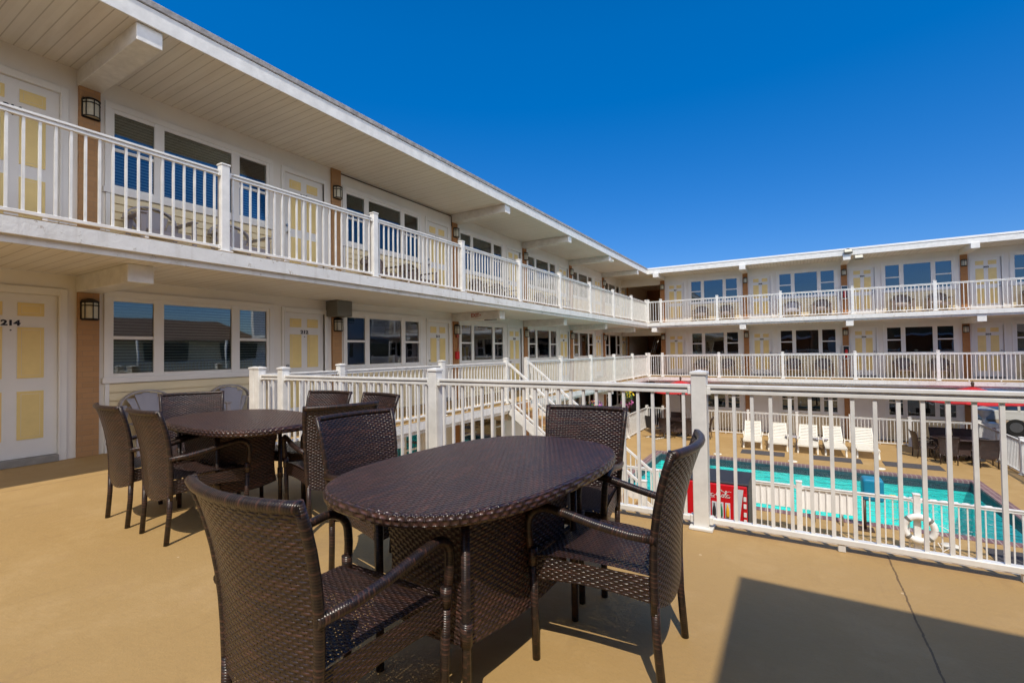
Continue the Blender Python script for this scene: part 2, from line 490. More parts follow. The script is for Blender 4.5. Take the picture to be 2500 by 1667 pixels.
def text_mesh(body, size, mat, bold=.0, ext=.002, xs=1.0):
    cu = bpy.data.curves.new('txt', 'FONT'); cu.body = body; cu.size = size
    cu.align_x = 'CENTER'; cu.align_y = 'CENTER'; cu.extrude = ext; cu.offset = bold
    o = bpy.data.objects.new('txt', cu); COL.objects.link(o)
    dg = bpy.context.evaluated_depsgraph_get()
    me = bpy.data.meshes.new_from_object(o.evaluated_get(dg))
    bpy.data.objects.remove(o); bpy.data.curves.remove(cu)
    me.transform(Matrix.Diagonal((xs,1,1,1))); me.transform(Matrix.Rotation(PI/2, 4, 'X'))
    me.materials.clear(); me.materials.append(mat)
    return me

# ------------------------------------------------------------------ ground and slabs
mb = MB(); mb.box(-400, 400, -300, 600, G-.3, G-.06)
def holed(x0,x1,y0,y1,hx0,hx1,hy0,hy1,z0,z1,b):
    b.box(x0,hx0,y0,y1,z0,z1); b.box(hx1,x1,y0,y1,z0,z1)
    b.box(hx0,hx1,y0,hy0,z0,z1); b.box(hx0,hx1,hy1,y1,z0,z1)
PX0, PX1, PY0, PY1 = -4.30, 4.12, 12.72, 17.80
b = MB(); holed(-400,400,-300,600,-7.7,5.7,3.0,24.2,G-.3,G-.05,b)
tag(put('parking_ground', b.mesh('parking_ground', M['asphalt'], recalc=False)), kind='structure')
b = MB(); holed(-7.7,5.7,3.0,24.2,PX0-.25,PX1+.25,PY0-.25,PY1+.25,G-.3,G,b)
tag(put('pool_deck', b.mesh('pool_deck', M['deck'], recalc=False)), kind='structure')
pool = thing('swimming_pool', 'rectangular turquoise swimming pool with pink brick coping and navy tile line', 'swimming pool', (0,0,0))
b = MB(); holed(PX0-.25,PX1+.25,PY0-.25,PY1+.25,PX0,PX1,PY0,PY1,G-.05,G+.015,b)
part('coping', b, M['coping'], pool, recalc=False)
b = MB(); zb = G-1.55
b.box(PX0-.1,PX1+.1,PY0-.1,PY1+.1,zb-.1,zb)
for x0,x1,y0,y1 in ((PX0-.1,PX0,PY0,PY1),(PX1,PX1+.1,PY0,PY1),(PX0-.1,PX1+.1,PY0-.1,PY0),(PX0-.1,PX1+.1,PY1,PY1+.1)):
    b.box(x0,x1,y0,y1,zb,G-.285)
part('basin', b, M['basin'], pool, recalc=False)
b = MB()
for x0,x1,y0,y1 in ((PX0-.1,PX0+.004,PY0+.004,PY1-.004),(PX1-.004,PX1+.1,PY0+.004,PY1-.004),(PX0,PX1,PY0-.1,PY0+.004),(PX0,PX1,PY1-.004,PY1+.1)):
    b.box(x0,x1,y0,y1,G-.284,G-.051)
part('waterline_tile', b, M['tile'], pool, recalc=False)
b = MB(); b.quad((PX0+.006,PY0+.006,G-.085),(PX1-.006,PY0+.006,G-.085),(PX1-.006,PY1-.006,G-.085),(PX0+.006,PY1-.006,G-.085))
tag(put('pool_water', b.mesh('pool_water', M['water'], recalc=False)), kind='structure')
b = MB(); b.box(2.95,5.55,9.2,12.15,G+.001,G+.012)  # thin dark mottled rectangle on the pool deck by the near fence
tag(put('dark_ground_patch', b.mesh('dark_ground_patch', M['ground_patch'])), kind='structure')

# upper deck the table sets stand on
b = MB(); b.box(FX+.002, 9.0, -9.0, 3.66, -.19, 0)
tag(put('deck_floor', b.mesh('deck_floor', M['deck'], recalc=False)), kind='structure')
b = MB(); b.box(EX+.001, 9.0, 3.661, 3.70, -.21, -.012)
tag(put('deck_edge', b.mesh('deck_edge', M['slab'], recalc=False)), kind='structure')

# ------------------------------------------------------------------ railings
def rail_parts():
    d = {}
    b = MB(); b.box(-.05,.05,-.05,.05,0,1.075); b.box(-.078,.078,-.078,.078,0,.022)
    d['post'] = b.mesh('post', M['white'], bevel=.006, seg=2)
    b = MB(); b.box(-.058,.058,-.058,.058,1.076,1.098)
    n = len(b.v); b.v += [(-.055,-.055,1.0985),(.055,-.055,1.0985),(.055,.055,1.0985),(-.055,.055,1.0985),(0,0,1.112)]
    for q in ((0,1,4),(1,2,4),(2,3,4),(3,0,4)): b.face(tuple(n+i for i in q))
    d['cap'] = b.mesh('post_cap', M['white'], bevel=.005, seg=2)
    b = MB(); b.box(-.0105,.0105,-.0105,.0105,.07,.965)
    d['bal'] = b.mesh('baluster', M['white'])
    return d
RP = rail_parts(); RAILS = {}
def rail_meshes(L):
    k = round(L,3)
    if k not in RAILS:
        a = .052
        b = MB(); b.box(a,L-a,-.031,.031,.984,1.008); b.box(a,L-a,-.012,.012,.970,.984); b.box(a,L-a,-.022,.022,.945,.970)
        for q in (a-.002, L-a-.024): b.box(q,q+.026,-.034,.034,.938,.990)
        t = b.mesh('top_rail', M['white'], bevel=.004, seg=2)
        b = MB(); b.box(a,L-a,-.024,.024,.046,.082)
        for q in (a-.002, L-a-.024): b.box(q,q+.026,-.030,.030,.038,.090)
        nf = max(1, round(L/.82))
        for i in range(1, nf): b.box(L*i/nf-.02,L*i/nf+.02,-.018,.018,.0,.046)
        RAILS[k] = (t, b.mesh('bottom_rail', M['white'], bevel=.004, seg=1))
    return RAILS[k]
def railing(name, label, pts, z0, skip=(), nb=100, eye=(0,0), group=None, cat='railing', pitch=.111, posts=True):
    """pts: post positions along a straight line; panels between consecutive posts"""
    p0, p1 = Vector((*pts[0],0)), Vector((*pts[-1],0))
    ang = math.atan2(p1.y-p0.y, p1.x-p0.x)
    root = thing(name, label, cat, (p0.x,p0.y,z0), ang, group)
    S = [(Vector((*q,0))-p0).length for q in pts]
    for i, s in enumerate(S):
        o = put('post', RP['post'], root, (s,0,0)); put('post_cap', RP['cap'], o)
    bal = []
    for i in range(len(S)-1):
        if i in skip: continue
        L = S[i+1]-S[i]; t, bo = rail_meshes(L)
        put('top_rail', t, root, (S[i],0,0)); put('bottom_rail', bo, root, (S[i],0,0))
        k = max(2, round(L/pitch))
        for j in range(1, k): bal.append(S[i]+L*j/k)
    d = Vector((math.cos(ang),math.sin(ang),0))
    bal.sort(key=lambda s: ((p0+d*s)-Vector((*eye,0))).length)
    for s in bal[:nb]: put('baluster', RP['bal'], root, (s,0,0))
    if len(bal) > nb:
        b = MB()
        for s in bal[nb:]: b.box(s-.0105,s+.0105,-.0105,.0105,.07,.965)
        tag(put('baluster', b.mesh('balusters', M['white'], recalc=False), root), kind='stuff')
    return root
yA = 3.1619
up_posts = [(RX, yA+PANEL*i) for i in range(-3, 8)] + [(RX, RY)]
railing('balcony_railing', 'long white baluster railing along the left wing top-floor balcony', up_posts, F2)
low1 = [(RX,3.553),(RX,4.905),(RX,4.905+PANEL),(RX,4.905+2*PANEL)]
railing('walkway_railing', 'short white railing on the left walkway between the deck corner and the stair head', low1, 0)
low2 = [(RX,10.806)]+[(RX, yA+PANEL*i) for i in range(4, 8)]+[(RX, RY)]
railing('walkway_railing', 'white railing on the left walkway between the stair and the inside corner', low2, 0)
rp = [-5.325+PANEL*i for i in range(6)]+[8.85]
railing('balcony_railing', 'white baluster railing along the right wing top-floor balcony', [(RX+.11,RY)]+[(x,RY) for x in rp], F2)
railing('balcony_railing', 'white baluster railing along the right wing middle-floor walkway above the pool', [(RX+.11,RY)]+[(x+.0265,RY) for x in rp], 0)
xP, sd = -.5825, 2.4188
railing('deck_railing', 'closest white railing along the deck edge behind the wicker tables', [(RX+.11,YD)]+[(xP+sd*i,YD) for i in range(-2,4)], 0)
b = MB(); b.box(-5.93,-5.875,3.60,3.65,0,1.0)
tag(put('corner_stake', b.mesh('corner_stake', M['wood'])), 'thin beige wooden stake standing behind the left end post of the deck railing', 'stake')

# pool fences
fp = 1.83
railing('pool_fence', 'white pool fence nearest the deck with two white boards on it', [(.02+fp*i,11.2) for i in range(-3,4)], G)
railing('pool_fence', 'white pool fence behind the row of loungers on the far side', [(-6.2,23.1)]+[(-5.46+fp*i,23.1) for i in range(0,7)], G)
railing('pool_fence', 'white fence at the left end of the pool near the hanging flowers', [(-6.2,15.0),(-6.2,16.83),(-6.2,18.66),(-6.2,20.03),(-6.2,21.55),(-6.2,23.0)], G)
railing('pool_fence', 'shaded white fence at the right end of the pool beside the parked cars', [(5.62,23.1-fp*i) for i in range(0,7)], G)

# ------------------------------------------------------------------ the two wings
def text_part(parent, s, loc, size=.085):
    o = put('room_number', text_mesh(s, size, M['number'], .004, .002, 1.25), parent, loc)
    return o
def wing_kit(k):
    """meshes for one bay; local frame: x along the wall, -y out of the wall, z up"""
    d = {}
    W = k['win']
    # window casing and sash
    b = MB(); x0,x1 = W['f']; zb,zt = W['z']
    cas = .075
    b.box(x0-cas,x1+cas,-.030,.0,zt,zt+.085); b.box(x0-cas-.02,x1+cas+.02,-.045,.0,zb-.075,zb)
    b.box(x0-cas,x0,-.030,.0,zb,zt); b.box(x1,x1+cas,-.030,.0,zb,zt)
    pn = W['p']
    edges = [x0]+[e for q in pn for e in q]+[x1]
    for i in range(0, len(edges), 2): b.box(edges[i],edges[i+1],-.022,.02,zb,zt)
    for q in pn:
        b.box(q[0],q[1],-.020,.02,zb,zb+.05); b.box(q[0],q[1],-.020,.02,zt-.055,zt)
    zm = zb+(zt-zb)*.495
    for i in (0,2): b.box(pn[i][0],pn[i][1],-.016,.014,zm-.022,zm+.022)
    d['window'] = b.mesh('window', M['trim'], bevel=.003)
    b = MB()
    d['panes'] = []
    for q in pn:
        g = MB(); g.box(q[0]-.002,q[1]+.002,-.002,.004,zb+.045,zt-.05); d['panes'].append(g.mesh('pane', M[k.get('glass','glass')]))
        b.quad((q[0]-.02,.045,zb+.03),(q[1]+.02,.045,zb+.03),(q[1]+.02,.045,zt-.03),(q[0]-.02,.045,zt-.03))
    d['blind'] = b.mesh('blind', M['blind'])
    d['blind_dark'] = b.mesh('blind', M['blind_dark'])
    b = MB()
    for i, q in enumerate(pn):
        zz = zb+.03+(zt-zb)*(.42 if i == 1 else 0)
        b.quad((q[0]-.02,.045,zz),(q[1]+.02,.045,zz),(q[1]+.02,.045,zt-.03),(q[0]-.02,.045,zt-.03))
    d['blind_half'] = b.mesh('blind', M['blind'])
    b = MB(); q = pn[1]
    for i in range(24):
        xa, xb = q[0]+(q[1]-q[0])*i/24, q[0]+(q[1]-q[0])*(i+1)/24
        b.quad((xa,.06+.015*(i%2),zb+.03),(xb,.06+.015*((i+1)%2),zb+.03),(xb,.06+.015*((i+1)%2),zt-.03),(xa,.06+.015*(i%2),zt-.03))
    d['curtain'] = b.mesh('curtain', M['curtain'])
    # siding under the window
    s0,s1 = k['sid']; b = MB(); n = 8; z0 = .02; hh = (zb-.085-z0)/n
    for i in range(n):
        za, zc = z0+i*hh, z0+(i+1)*hh
        b.quad((s0,-.034,za),(s1,-.034,za),(s1,-.012,zc),(s0,-.012,zc)); b.quad((s0,-.006,za),(s1,-.006,za),(s1,-.034,za),(s0,-.034,za))
    d['siding'] = b.mesh('siding', M['siding'], recalc=False)
    b = MB()
    b.box(0,.045,-.036,0,0,zb-.08)
    d['sidetrim'] = b.mesh('siding_trim', M['trim'])
    # pillar
    b = MB(); b.box(0,k['pw'],-.045,.05,0,1)
    d['pillar'] = b
    # door
    D = k['door']; a0,a1 = D['l']; b = MB(); zt = 2.018; z0 = .088
    b.box(a0,a1,.012,.05,z0,zt)
    w = a1-a0; col = [(a0+w*.135,a0+w*.42),(a0+w*.565,a0+w*.85)]
    for ca,cb in col:
        for za,zc in ((1.755,1.915),(1.02,1.625),(.30,.87)):
            b.box(ca,cb,.004,.012,za,zc,1)
            # raised centre of the panel
            b.box(ca+.035,cb-.035,-.001,.004,za+.035,zc-.035,1)
    d['door'] = b.mesh('door', [M['door'],M['yellow']], bevel=.002)
    f0,f1 = D['f']; b = MB()
    b.box(f0,a0,-.028,.05,0,zt+.09); b.box(a1,f1,-.028,.05,0,zt+.09); b.box(a0,a1,-.028,.05,zt+.003,zt+.09)
    b.box(a0-.02,a0,-.038,.0,0,zt+.02); b.box(a1,a1+.02,-.038,.0,0,zt+.02)
    d['frame'] = b.mesh('door_frame', M['trim'], bevel=.003)
    b = MB(); b.box(a0,a1,-.06,.05,0,.084); d['sill'] = b.mesh('door_sill', M['concrete'], bevel=.004)
    hx = a0+.065 if D['hl'] else a1-.065
    b = MB(); b.tube([(hx,.012,.93),(hx,-.03,.93)],.014,8); b.tube([(hx,-.03,.93),(hx,-.065,.93)],[.028,.030],12); b.tube([(hx,.012,1.06),(hx,-.012,1.06)],.026,12)
    d['handle'] = b.mesh('handle', M['metal'])
    b = MB(); b.tube([((a0+a1)/2,.012,1.585),((a0+a1)/2,.004,1.585)],.008,8); d['peep'] = b.mesh('peephole', M['number'])
    return d

LK = dict(win=dict(f=(.345,2.545), z=(.985,2.055), p=[(.372,.832),(.958,1.908),(2.038,2.495)]), sid=(.325,2.58), pw=.215,
          door=dict(l=(2.835,3.655), f=(2.775,3.735), hl=True))
RK = dict(glass='glass2', win=dict(f=(1.43,3.58), z=(.985,2.075), p=[(1.488,1.925),(2.068,2.898),(3.038,3.508)]), sid=(1.42,3.60), pw=.21,
          door=dict(l=(.318,1.138), f=(.26,1.20), hl=False))

def make_wing(label, loc, rot, kit, pw, p0, bay, ks, x0, x1, numbers, brick_near, levels, beams, ground_x1=None, beam_end=1.70, roof_over=1.74):
    root = thing('motel_wing', label, 'motel building', loc, rot)
    d = wing_kit(kit)
    brm = M['brick2']
    for lv, z in levels:
        ztop = {0:F2-.237, 1:F2*2-.124-.0, -1:F2-.237}[lv] - (F2 if lv == 1 else 0)
        xe = ground_x1 if (lv == -1 and ground_x1) else x1
        b = MB()
        # wall with real openings cut between boxes: solid strips around windows and doors
        W, D = kit['win'], kit['door']
        cuts = []
        for k in ks:
            s = p0+bay*k
            if s < xe-.3: cuts.append((s+W['f'][0], s+W['f'][1], W['z'][0], W['z'][1]))
            if lv != -1 and s+D['l'][1] < xe: cuts.append((s+D['l'][0], s+D['l'][1], 0, 2.02))
        cuts.sort(); x = x0
        for a,c,za,zc in cuts:
            b.box(x,a,.0,.2,z,z+ztop)
            if za > 0: b.box(a,c,.0,.2,z,z+za)
            b.box(a,c,.0,.2,z+zc,z+ztop); x = c
        b.box(x,xe,.0,.2,z,z+ztop)
        part('wall', b, M['white_wall'], root, recalc=False)
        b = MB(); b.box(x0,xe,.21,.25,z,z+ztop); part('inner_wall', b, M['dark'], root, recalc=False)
        for i, k in enumerate(ks):
            s = p0+bay*k
            if s < xe-.3:
                w = put('window', d['window'], root, (s,0,z))
                for g in d['panes']: put('pane', g, w)
                v = (abs(k)*7+lv*5+(0 if rot else 3)) % 6
                if lv >= 0 and rot and k in (0,1): v = 0
                if v == 4: put('curtain', d['curtain'], w)
                else: put('blind', d[('blind','blind','blind_dark','blind_half','','blind_dark')[v]], w)
                put('siding', d['siding'], root, (s,0,z)); put('siding_trim', d['sidetrim'], root, (s+kit['sid'][0]-.045,0,z)); put('siding_trim', d['sidetrim'], root, (s+kit['sid'][1],0,z))
            if lv != -1 and s+D['l'][1] < xe:
                o = put('door', d['door'], root, (s,0,z)); put('door_frame', d['frame'], o)
                put('door_sill', d['sill'], o); put('handle', d['handle'], o); put('peephole', d['peep'], o)
                text_part(o, numbers[i][0 if lv == 0 else 1], ((D['l'][0]+D['l'][1])/2, .010, 1.668))
        for k in list(ks)+[ks[-1]+1]:
            s = p0+bay*k
            if s > xe-.1: continue
            b = MB(); has_beam = (lv, k) in beams
            zp = ztop-(.205 if has_beam or lv == -1 else .0)-.002
            if lv == 0 and not has_beam: zp = ztop-.002
            b.box(0,pw,-.045,-.002,0,zp)
            part('brick_pillar', b, M['brick'] if k in brick_near else brm, root, (s,0,z))
            if has_beam:
                b = MB(); e = beam_end if lv else beam_end-.20
                if rot == 0: e = 1.41 if lv else 1.84
                b.box(-.012,pw+.022,-e,-.002,ztop-.205,ztop-.002)
                part('beam', b, M['white'], root, (s,0,z), bevel=.006)
    return root

left = make_wing('left three-storey motel wing with tan brick pillars, yellow-panelled doors and white balconies',
    (FX,0,0), PI/2, LK, .215, P0, BAY, list(range(-2,6)), -9.0, 25.4,
    [('215','315'),('214','314'),('212','312'),('211','311'),('210','310'),('209','309'),('208','308'),('207','307')],
    {-2,-1,0,1}, [(-1,G),(0,0),(1,F2)], {(0,k) for k in (-2,-1,0,2,3,4,5,6)}|{(1,k) for k in (-2,-1,0,2,3,4,5,6)}|{(-1,k) for k in range(-2,7)})
right = make_wing('right three-storey motel wing across the pool under a low white roof edge',
    (0,YF,0), 0, RK, .21, RP0, RBAY, list(range(0,4)), -5.76, 8.9,
    [('206','306'),('205','305'),('204','304'),('203','303'),('202','302')],
    set(), [(-1,G),(0,0),(1,F2)], {(0,k) for k in range(6)}|{(1,k) for k in range(6)}|{(-1,k) for k in range(3)}, ground_x1=5.76)

# walkway slabs, soffits and roofs: object x runs along the wing so the grooves follow
def slab(root, rot, a0, a1, n1, z, th=.237, floor=True, over=0.0):
    # local frame: x along, y = -n
    b = MB(); b.box(a0,a1,-n1+.05,-.001,z-.17,z-.006)
    b.box(a0,a1,-n1,-n1+.05,z-.165,z-.010)
    b.box(a0,a1,-n1+.055,-n1+.10,z-th,z-.165)
    part('walkway_slab', b, M['slab'], root, recalc=False, bevel=0)
    b = MB(); b.box(a0,a1,-n1+.002,-.001,z-.0055,z-.0005); part('walkway_floor', b, M['deck'], root, recalc=False)
    b = MB(); b.box(a0,a1,-n1+.10,-.001,z-th,z-.1705); part('soffit', b, M['soffit'], root, recalc=False)
def roof(root, a0, a1, n1, z, dp=6.0):
    b = MB(); b.box(a0,a1,-n1+.03,-.001,z,z+.03); part('soffit', b, M['soffit'], root, recalc=False)
    b = MB(); b.box(a0,a1,-n1,-n1+.028,z-.012,z+.195); part('fascia', b, M['white'], root, bevel=.004)
    b = MB(); b.box(a0,a1,-n1-.018,dp,z+.196,z+.275); part('roof', b, M['roof'] if root is left else M['trim'], root, bevel=.008)
WN = FX-EX; WN = abs(WN)
slab(left, 1, -9.0, EY, WN, F2); slab(left, 1, 3.662, EY, WN, 0.0)
slab(right, 0, EX+.001, 8.9, YF-EY, F2); slab(right, 0, EX+.001, 8.9, YF-EY, 0.0)
# inside corner pieces of the walkways
for z in (0.0, F2):
    b = MB(); b.box(FX+.001-0, EX, EY+.001, 29.5, z-.17, z-.0005); o = put('walkway_floor', b.mesh('walkway_floor', M['deck'], recalc=False)); o.parent = right; o.location = (0,-YF,0)
    b = MB(); b.box(FX+.001, EX, EY+.001, 29.5, z-.237, z-.1705); o = put('soffit', b.mesh('soffit', M['white_wall'], recalc=False)); o.parent = right; o.location = (0,-YF,0)
b = MB(); b.box(FX-.5,-5.6,29.5,29.7,G,5.1); b.box(-5.76,-5.6,24.55,29.5,G,5.1); o = put('breezeway_wall', b.mesh('breezeway_wall', M['brick2'], recalc=False)); o.parent = right; o.location = (0,-YF,0)
b = MB(); b.box(25.4,29.5,.0,.2,G,4.93); part('wall', b, M['white_wall'], left, recalc=False)
for za, zc in ((4.55,4.93),(1.98,2.28)):
    b = MB(); b.box(FX-.3,-5.76,24.33,24.5,za,zc); o = put('lintel', b.mesh('lintel', M['white_wall'], recalc=False)); o.parent = right; o.location = (0,-YF,0)
roof(left, -9.0, 30.0, 1.745, 4.93); roof(right, -6.042, 9.0, 1.31, 4.93, 2.5)
b = MB(); b.box(FX+.0,-6.043,23.0,30,4.9305,4.96); o = put('soffit', b.mesh('soffit', M['white_wall'], recalc=False)); o.parent = right; o.location = (0,-YF,0)
# upper conduit in the second bay
b = MB(); b.tube([(6.33,-.02,4.885),(9.90,-.02,4.885),(9.93,-.02,4.86),(9.93,-.02,4.62)],.011,6)
part('conduit', b, M['brown_paint'], left)

# ------------------------------------------------------------------ wall lamps
def make_lamp():
    r = thing('wall_lamp', 'x', 'wall lamp', group='wall lamps on the brick pillars')
    def cur(t, rr, dep): a = PI*(t-.5); return (rr*math.sin(a), -dep*math.cos(a)-.0)
    b = MB(); b.box(-.085,.085,-.012,0,-.13,.13); part('back_plate', b, M['black'], r)
    b = MB(); b.grid(lambda u,v: ((*cur(u,.083,.105), -.11+.20*v), (u*.2,v*.2)), 12, 1)
    n = len(b.v); b.v += [(*cur(i/12,.083,.105),-.108) for i in range(13)]; b.face(tuple(range(n,n+13)))
    part('shade', b, M['shade'], r, recalc=False)
    b = MB()
    for z in (-.115,.055,.105): b.tube([(*cur(i/12,.09,.112), z) for i in range(13)], .007, 6)
    for t in (0,.22,.5,.78,1): b.tube([(*cur(t,.09,.112),-.115),(*cur(t,.09,.112),.105)],.0055,6)
    part('cage', b, M['black'], r)
    b = MB(); b.grid(lambda u,v: ((cur(u,.098,.12)[0]*(1-v), cur(u,.098,.12)[1]*(1-v), .108+.045*math.sin(v*PI/2)), (u,v)), 12, 4)
    part('hood', b, M['black'], r, recalc=False)
    return r
lamp = make_lamp(); used = set()
lampn = ['beside door 214','between door 212 and the second window','on the third pillar, above the red fire alarm','on the fourth pillar','on the fifth pillar','on the sixth pillar']
for z, fl, nm in ((0,'lower','214'),(F2,'upper','314')):
    for k in range(0,6):
        lb = f'black caged wall lamp, left wing {fl} floor, '+['beside door '+nm,'right of door '+('212' if z==0 else '312'),'third pillar from the camera','fourth pillar from the camera','fifth pillar from the camera','last pillar before the corner passage'][k]
        zz = {0:1.86,1:4.46}[1 if z else 0]
        if k == 1 and z == 0: zz = 1.83
        dup(lamp, used, (FX+.046, P0+BAY*k+.115, zz), PI/2, lb)
for z, fl in ((0,'middle'),(F2,'top')):
    for k in range(0,4):
        dup(lamp, used, (RP0+RBAY*k+.105, YF-.046, z+1.88), 0, f'black wall lamp, right wing {fl} floor, '+['pillar at the inside corner','second pillar from the corner','pillar with the extinguisher cabinet','pillar furthest right'][k])

# ------------------------------------------------------------------ small fittings
b = MB(); b.box(FX+.006,FX+.34,5.985,6.345,1.985,2.285)
tag(put('utility_box', b.mesh('utility_box', M['grey'], bevel=.008)), 'square grey utility box under the soffit above the second lower lamp', 'utility box')
ex = thing('exit_sign', 'small white EXIT sign with red letters on the lower beam past door 211', 'exit sign', (-6.99,9.925,2.20))
b = MB(); b.box(-.17,.17,-.02,0,-.085,.085); part('panel', b, M['white'], ex, bevel=.004)
put('lettering', text_mesh('EXIT', .13, M['sign_red'], .004, .002, .95), ex, (-.03,-.0225,0))
b = MB(); b.quad((.115,-.0225,.03),(.155,-.0225,0),(.155,-.0225,.0),(.115,-.0225,-.03)); part('arrow', b, M['sign_red'], ex, recalc=False)
b = MB(); b.box(-6.72,-6.36,9.88,9.92,2.055,2.075)
tag(put('conduit_stub', b.mesh('conduit_stub', M['brown_paint'])), 'short dark bar fixed under the beam right of the EXIT sign', 'bar')
fa = thing('fire_alarm', 'red fire alarm pull box with conduit on the third lower pillar', 'fire alarm', (FX+.05,10.045,0), PI/2)
b = MB(); b.box(-.07,.06,-.06,0,1.08,1.28); part('pull_box', b, M['red'], fa, bevel=.006)
b = MB(); b.tube([(.0,-.02,1.28),(.05,-.02,1.40),(.06,-.02,1.62)],.009,6); b.tube([(0,-.02,1.69),(0,-.06,1.69)],.05,14); part('conduit', b, M['sign_red'], fa)
def cabinet(z, lb):
    r = thing('extinguisher_cabinet', lb, 'fire extinguisher cabinet', (1.872,YF-.046,z))
    b = MB(); b.box(-.125,.125,-.10,0,-.28,.28); part('case', b, M['white'], r, bevel=.005)
    b = MB(); b.box(-.095,.095,-.104,-.101,-.25,.25); part('door_glass', b, M['carglass'], r)
    b = MB(); b.tube([(0,-.115,-.22),(0,-.115,.08),(0,-.115,.13)],[.05,.05,.02],12); part('extinguisher', b, M['red'], r)
cabinet(3.56, 'white-framed fire extinguisher cabinet on the top-floor pillar of the right wing')
cabinet(1.04, 'white-framed fire extinguisher cabinet on the middle-floor pillar of the right wing')
def flood(lb, loc, rz, mat, heads):
    r = thing('floodlight', lb, 'floodlight', loc, rz)
    b = MB(); b.box(-.05,.05,-.05,.05,-.02,.02); b.tube([(0,0,-.02),(0,-.05,-.08)],.012,6); part('bracket', b, M['dark'], r)
    for hx in heads:
        T = Matrix.Translation((hx,-.10,-.11)) @ Matrix.Rotation(R(-35),4,'X')
        b = MB(); b.box(-.14,.14,-.05,.05,-.09,.09,0,T); part('head', b, mat, r, bevel=.01)
        b = MB(); b.box(-.12,.12,-.058,-.052,-.07,.07,0,T); part('lens', b, M['shade'], r)
flood('grey floodlight clamped on the roof edge of the right wing', (1.93,22.99,5.16), 0, M['grey'], (0,))
flood('greenish floodlight hanging below the roof edge of the right wing', (2.27,23.05,4.90), 0, M['grey'], (0,))
r = thing('spotlight', 'white twin spotlight hanging under the left wing roof edge', 'spotlight', (-6.16,17.86,4.90), PI/2)
b = MB(); b.tube([(0,0,.02),(0,-.02,-.06)],.02,8); part('stem', b, M['grey'], r)
for sx in (-1,1):
    b = MB(); b.tube([(sx*.02,-.02,-.06),(sx*.06,-.06,-.10),(sx*.10,-.11,-.15)],[.02,.04,.06],12); part('head', b, M['white'], r)

# ------------------------------------------------------------------ staircase to the pool
st = thing('staircase', 'white staircase with railings going down from the left walkway to the pool', 'staircase', (-6.0,10.3,0))
ya, yb = 9.783-10.3, 10.806-10.3
n = 13; run = 3.28; dz = -G/n; dx = run/n
b = MB()
for i in range(1, n): b.box(.08+dx*(i-1), .08+dx*i+.03, ya+.06, yb-.06, -dz*i-.045, -dz*i)
part('treads', b, M['deck'], st, recalc=False)
b = MB()
for i in range(1, n): b.box(.08+dx*(i-1), .08+dx*(i-1)+.02, ya+.06, yb-.06, -dz*i, -dz*(i-1)-.045)
part('risers', b, M['brick'], st, recalc=False)
for yy in (ya, yb):
    b = MB(); b.bar((.09,yy,-.16),(run+.05,yy,G+.04),.045,.20); part('stringer', b, M['white'], st)
    b = MB(); b.bar((.05,yy,.965),(run,yy,.965+G),.05,.045); part('handrail', b, M['white'], st)
    b = MB(); b.bar((.05,yy,.10),(run,yy,.10+G),.04,.035); part('lower_rail', b, M['white'], st)
    for j in range(1, 28):
        x = run*j/28; z = G*j/28
        put('baluster', RP['bal'], st, (x,yy,z))
    o = put('post', RP['post'], st, (run,yy,G)); put('post_cap', RP['cap'], o)
    o = put('post', RP['post'], st, (run*.52,yy,G*.52-.1)); put('post_cap', RP['cap'], o)
r = thing('stair_handrail', 'thin diagonal stair handrail in the dark corner passage of the middle floor', 'handrail', (-6.6,24.9,0))
b = MB()
for j in range(3): b.tube([(-.05+j*.10,0,.35),(.42+j*.10,0,1.95)],.014,6)
part('rails', b, M['metal'], r)

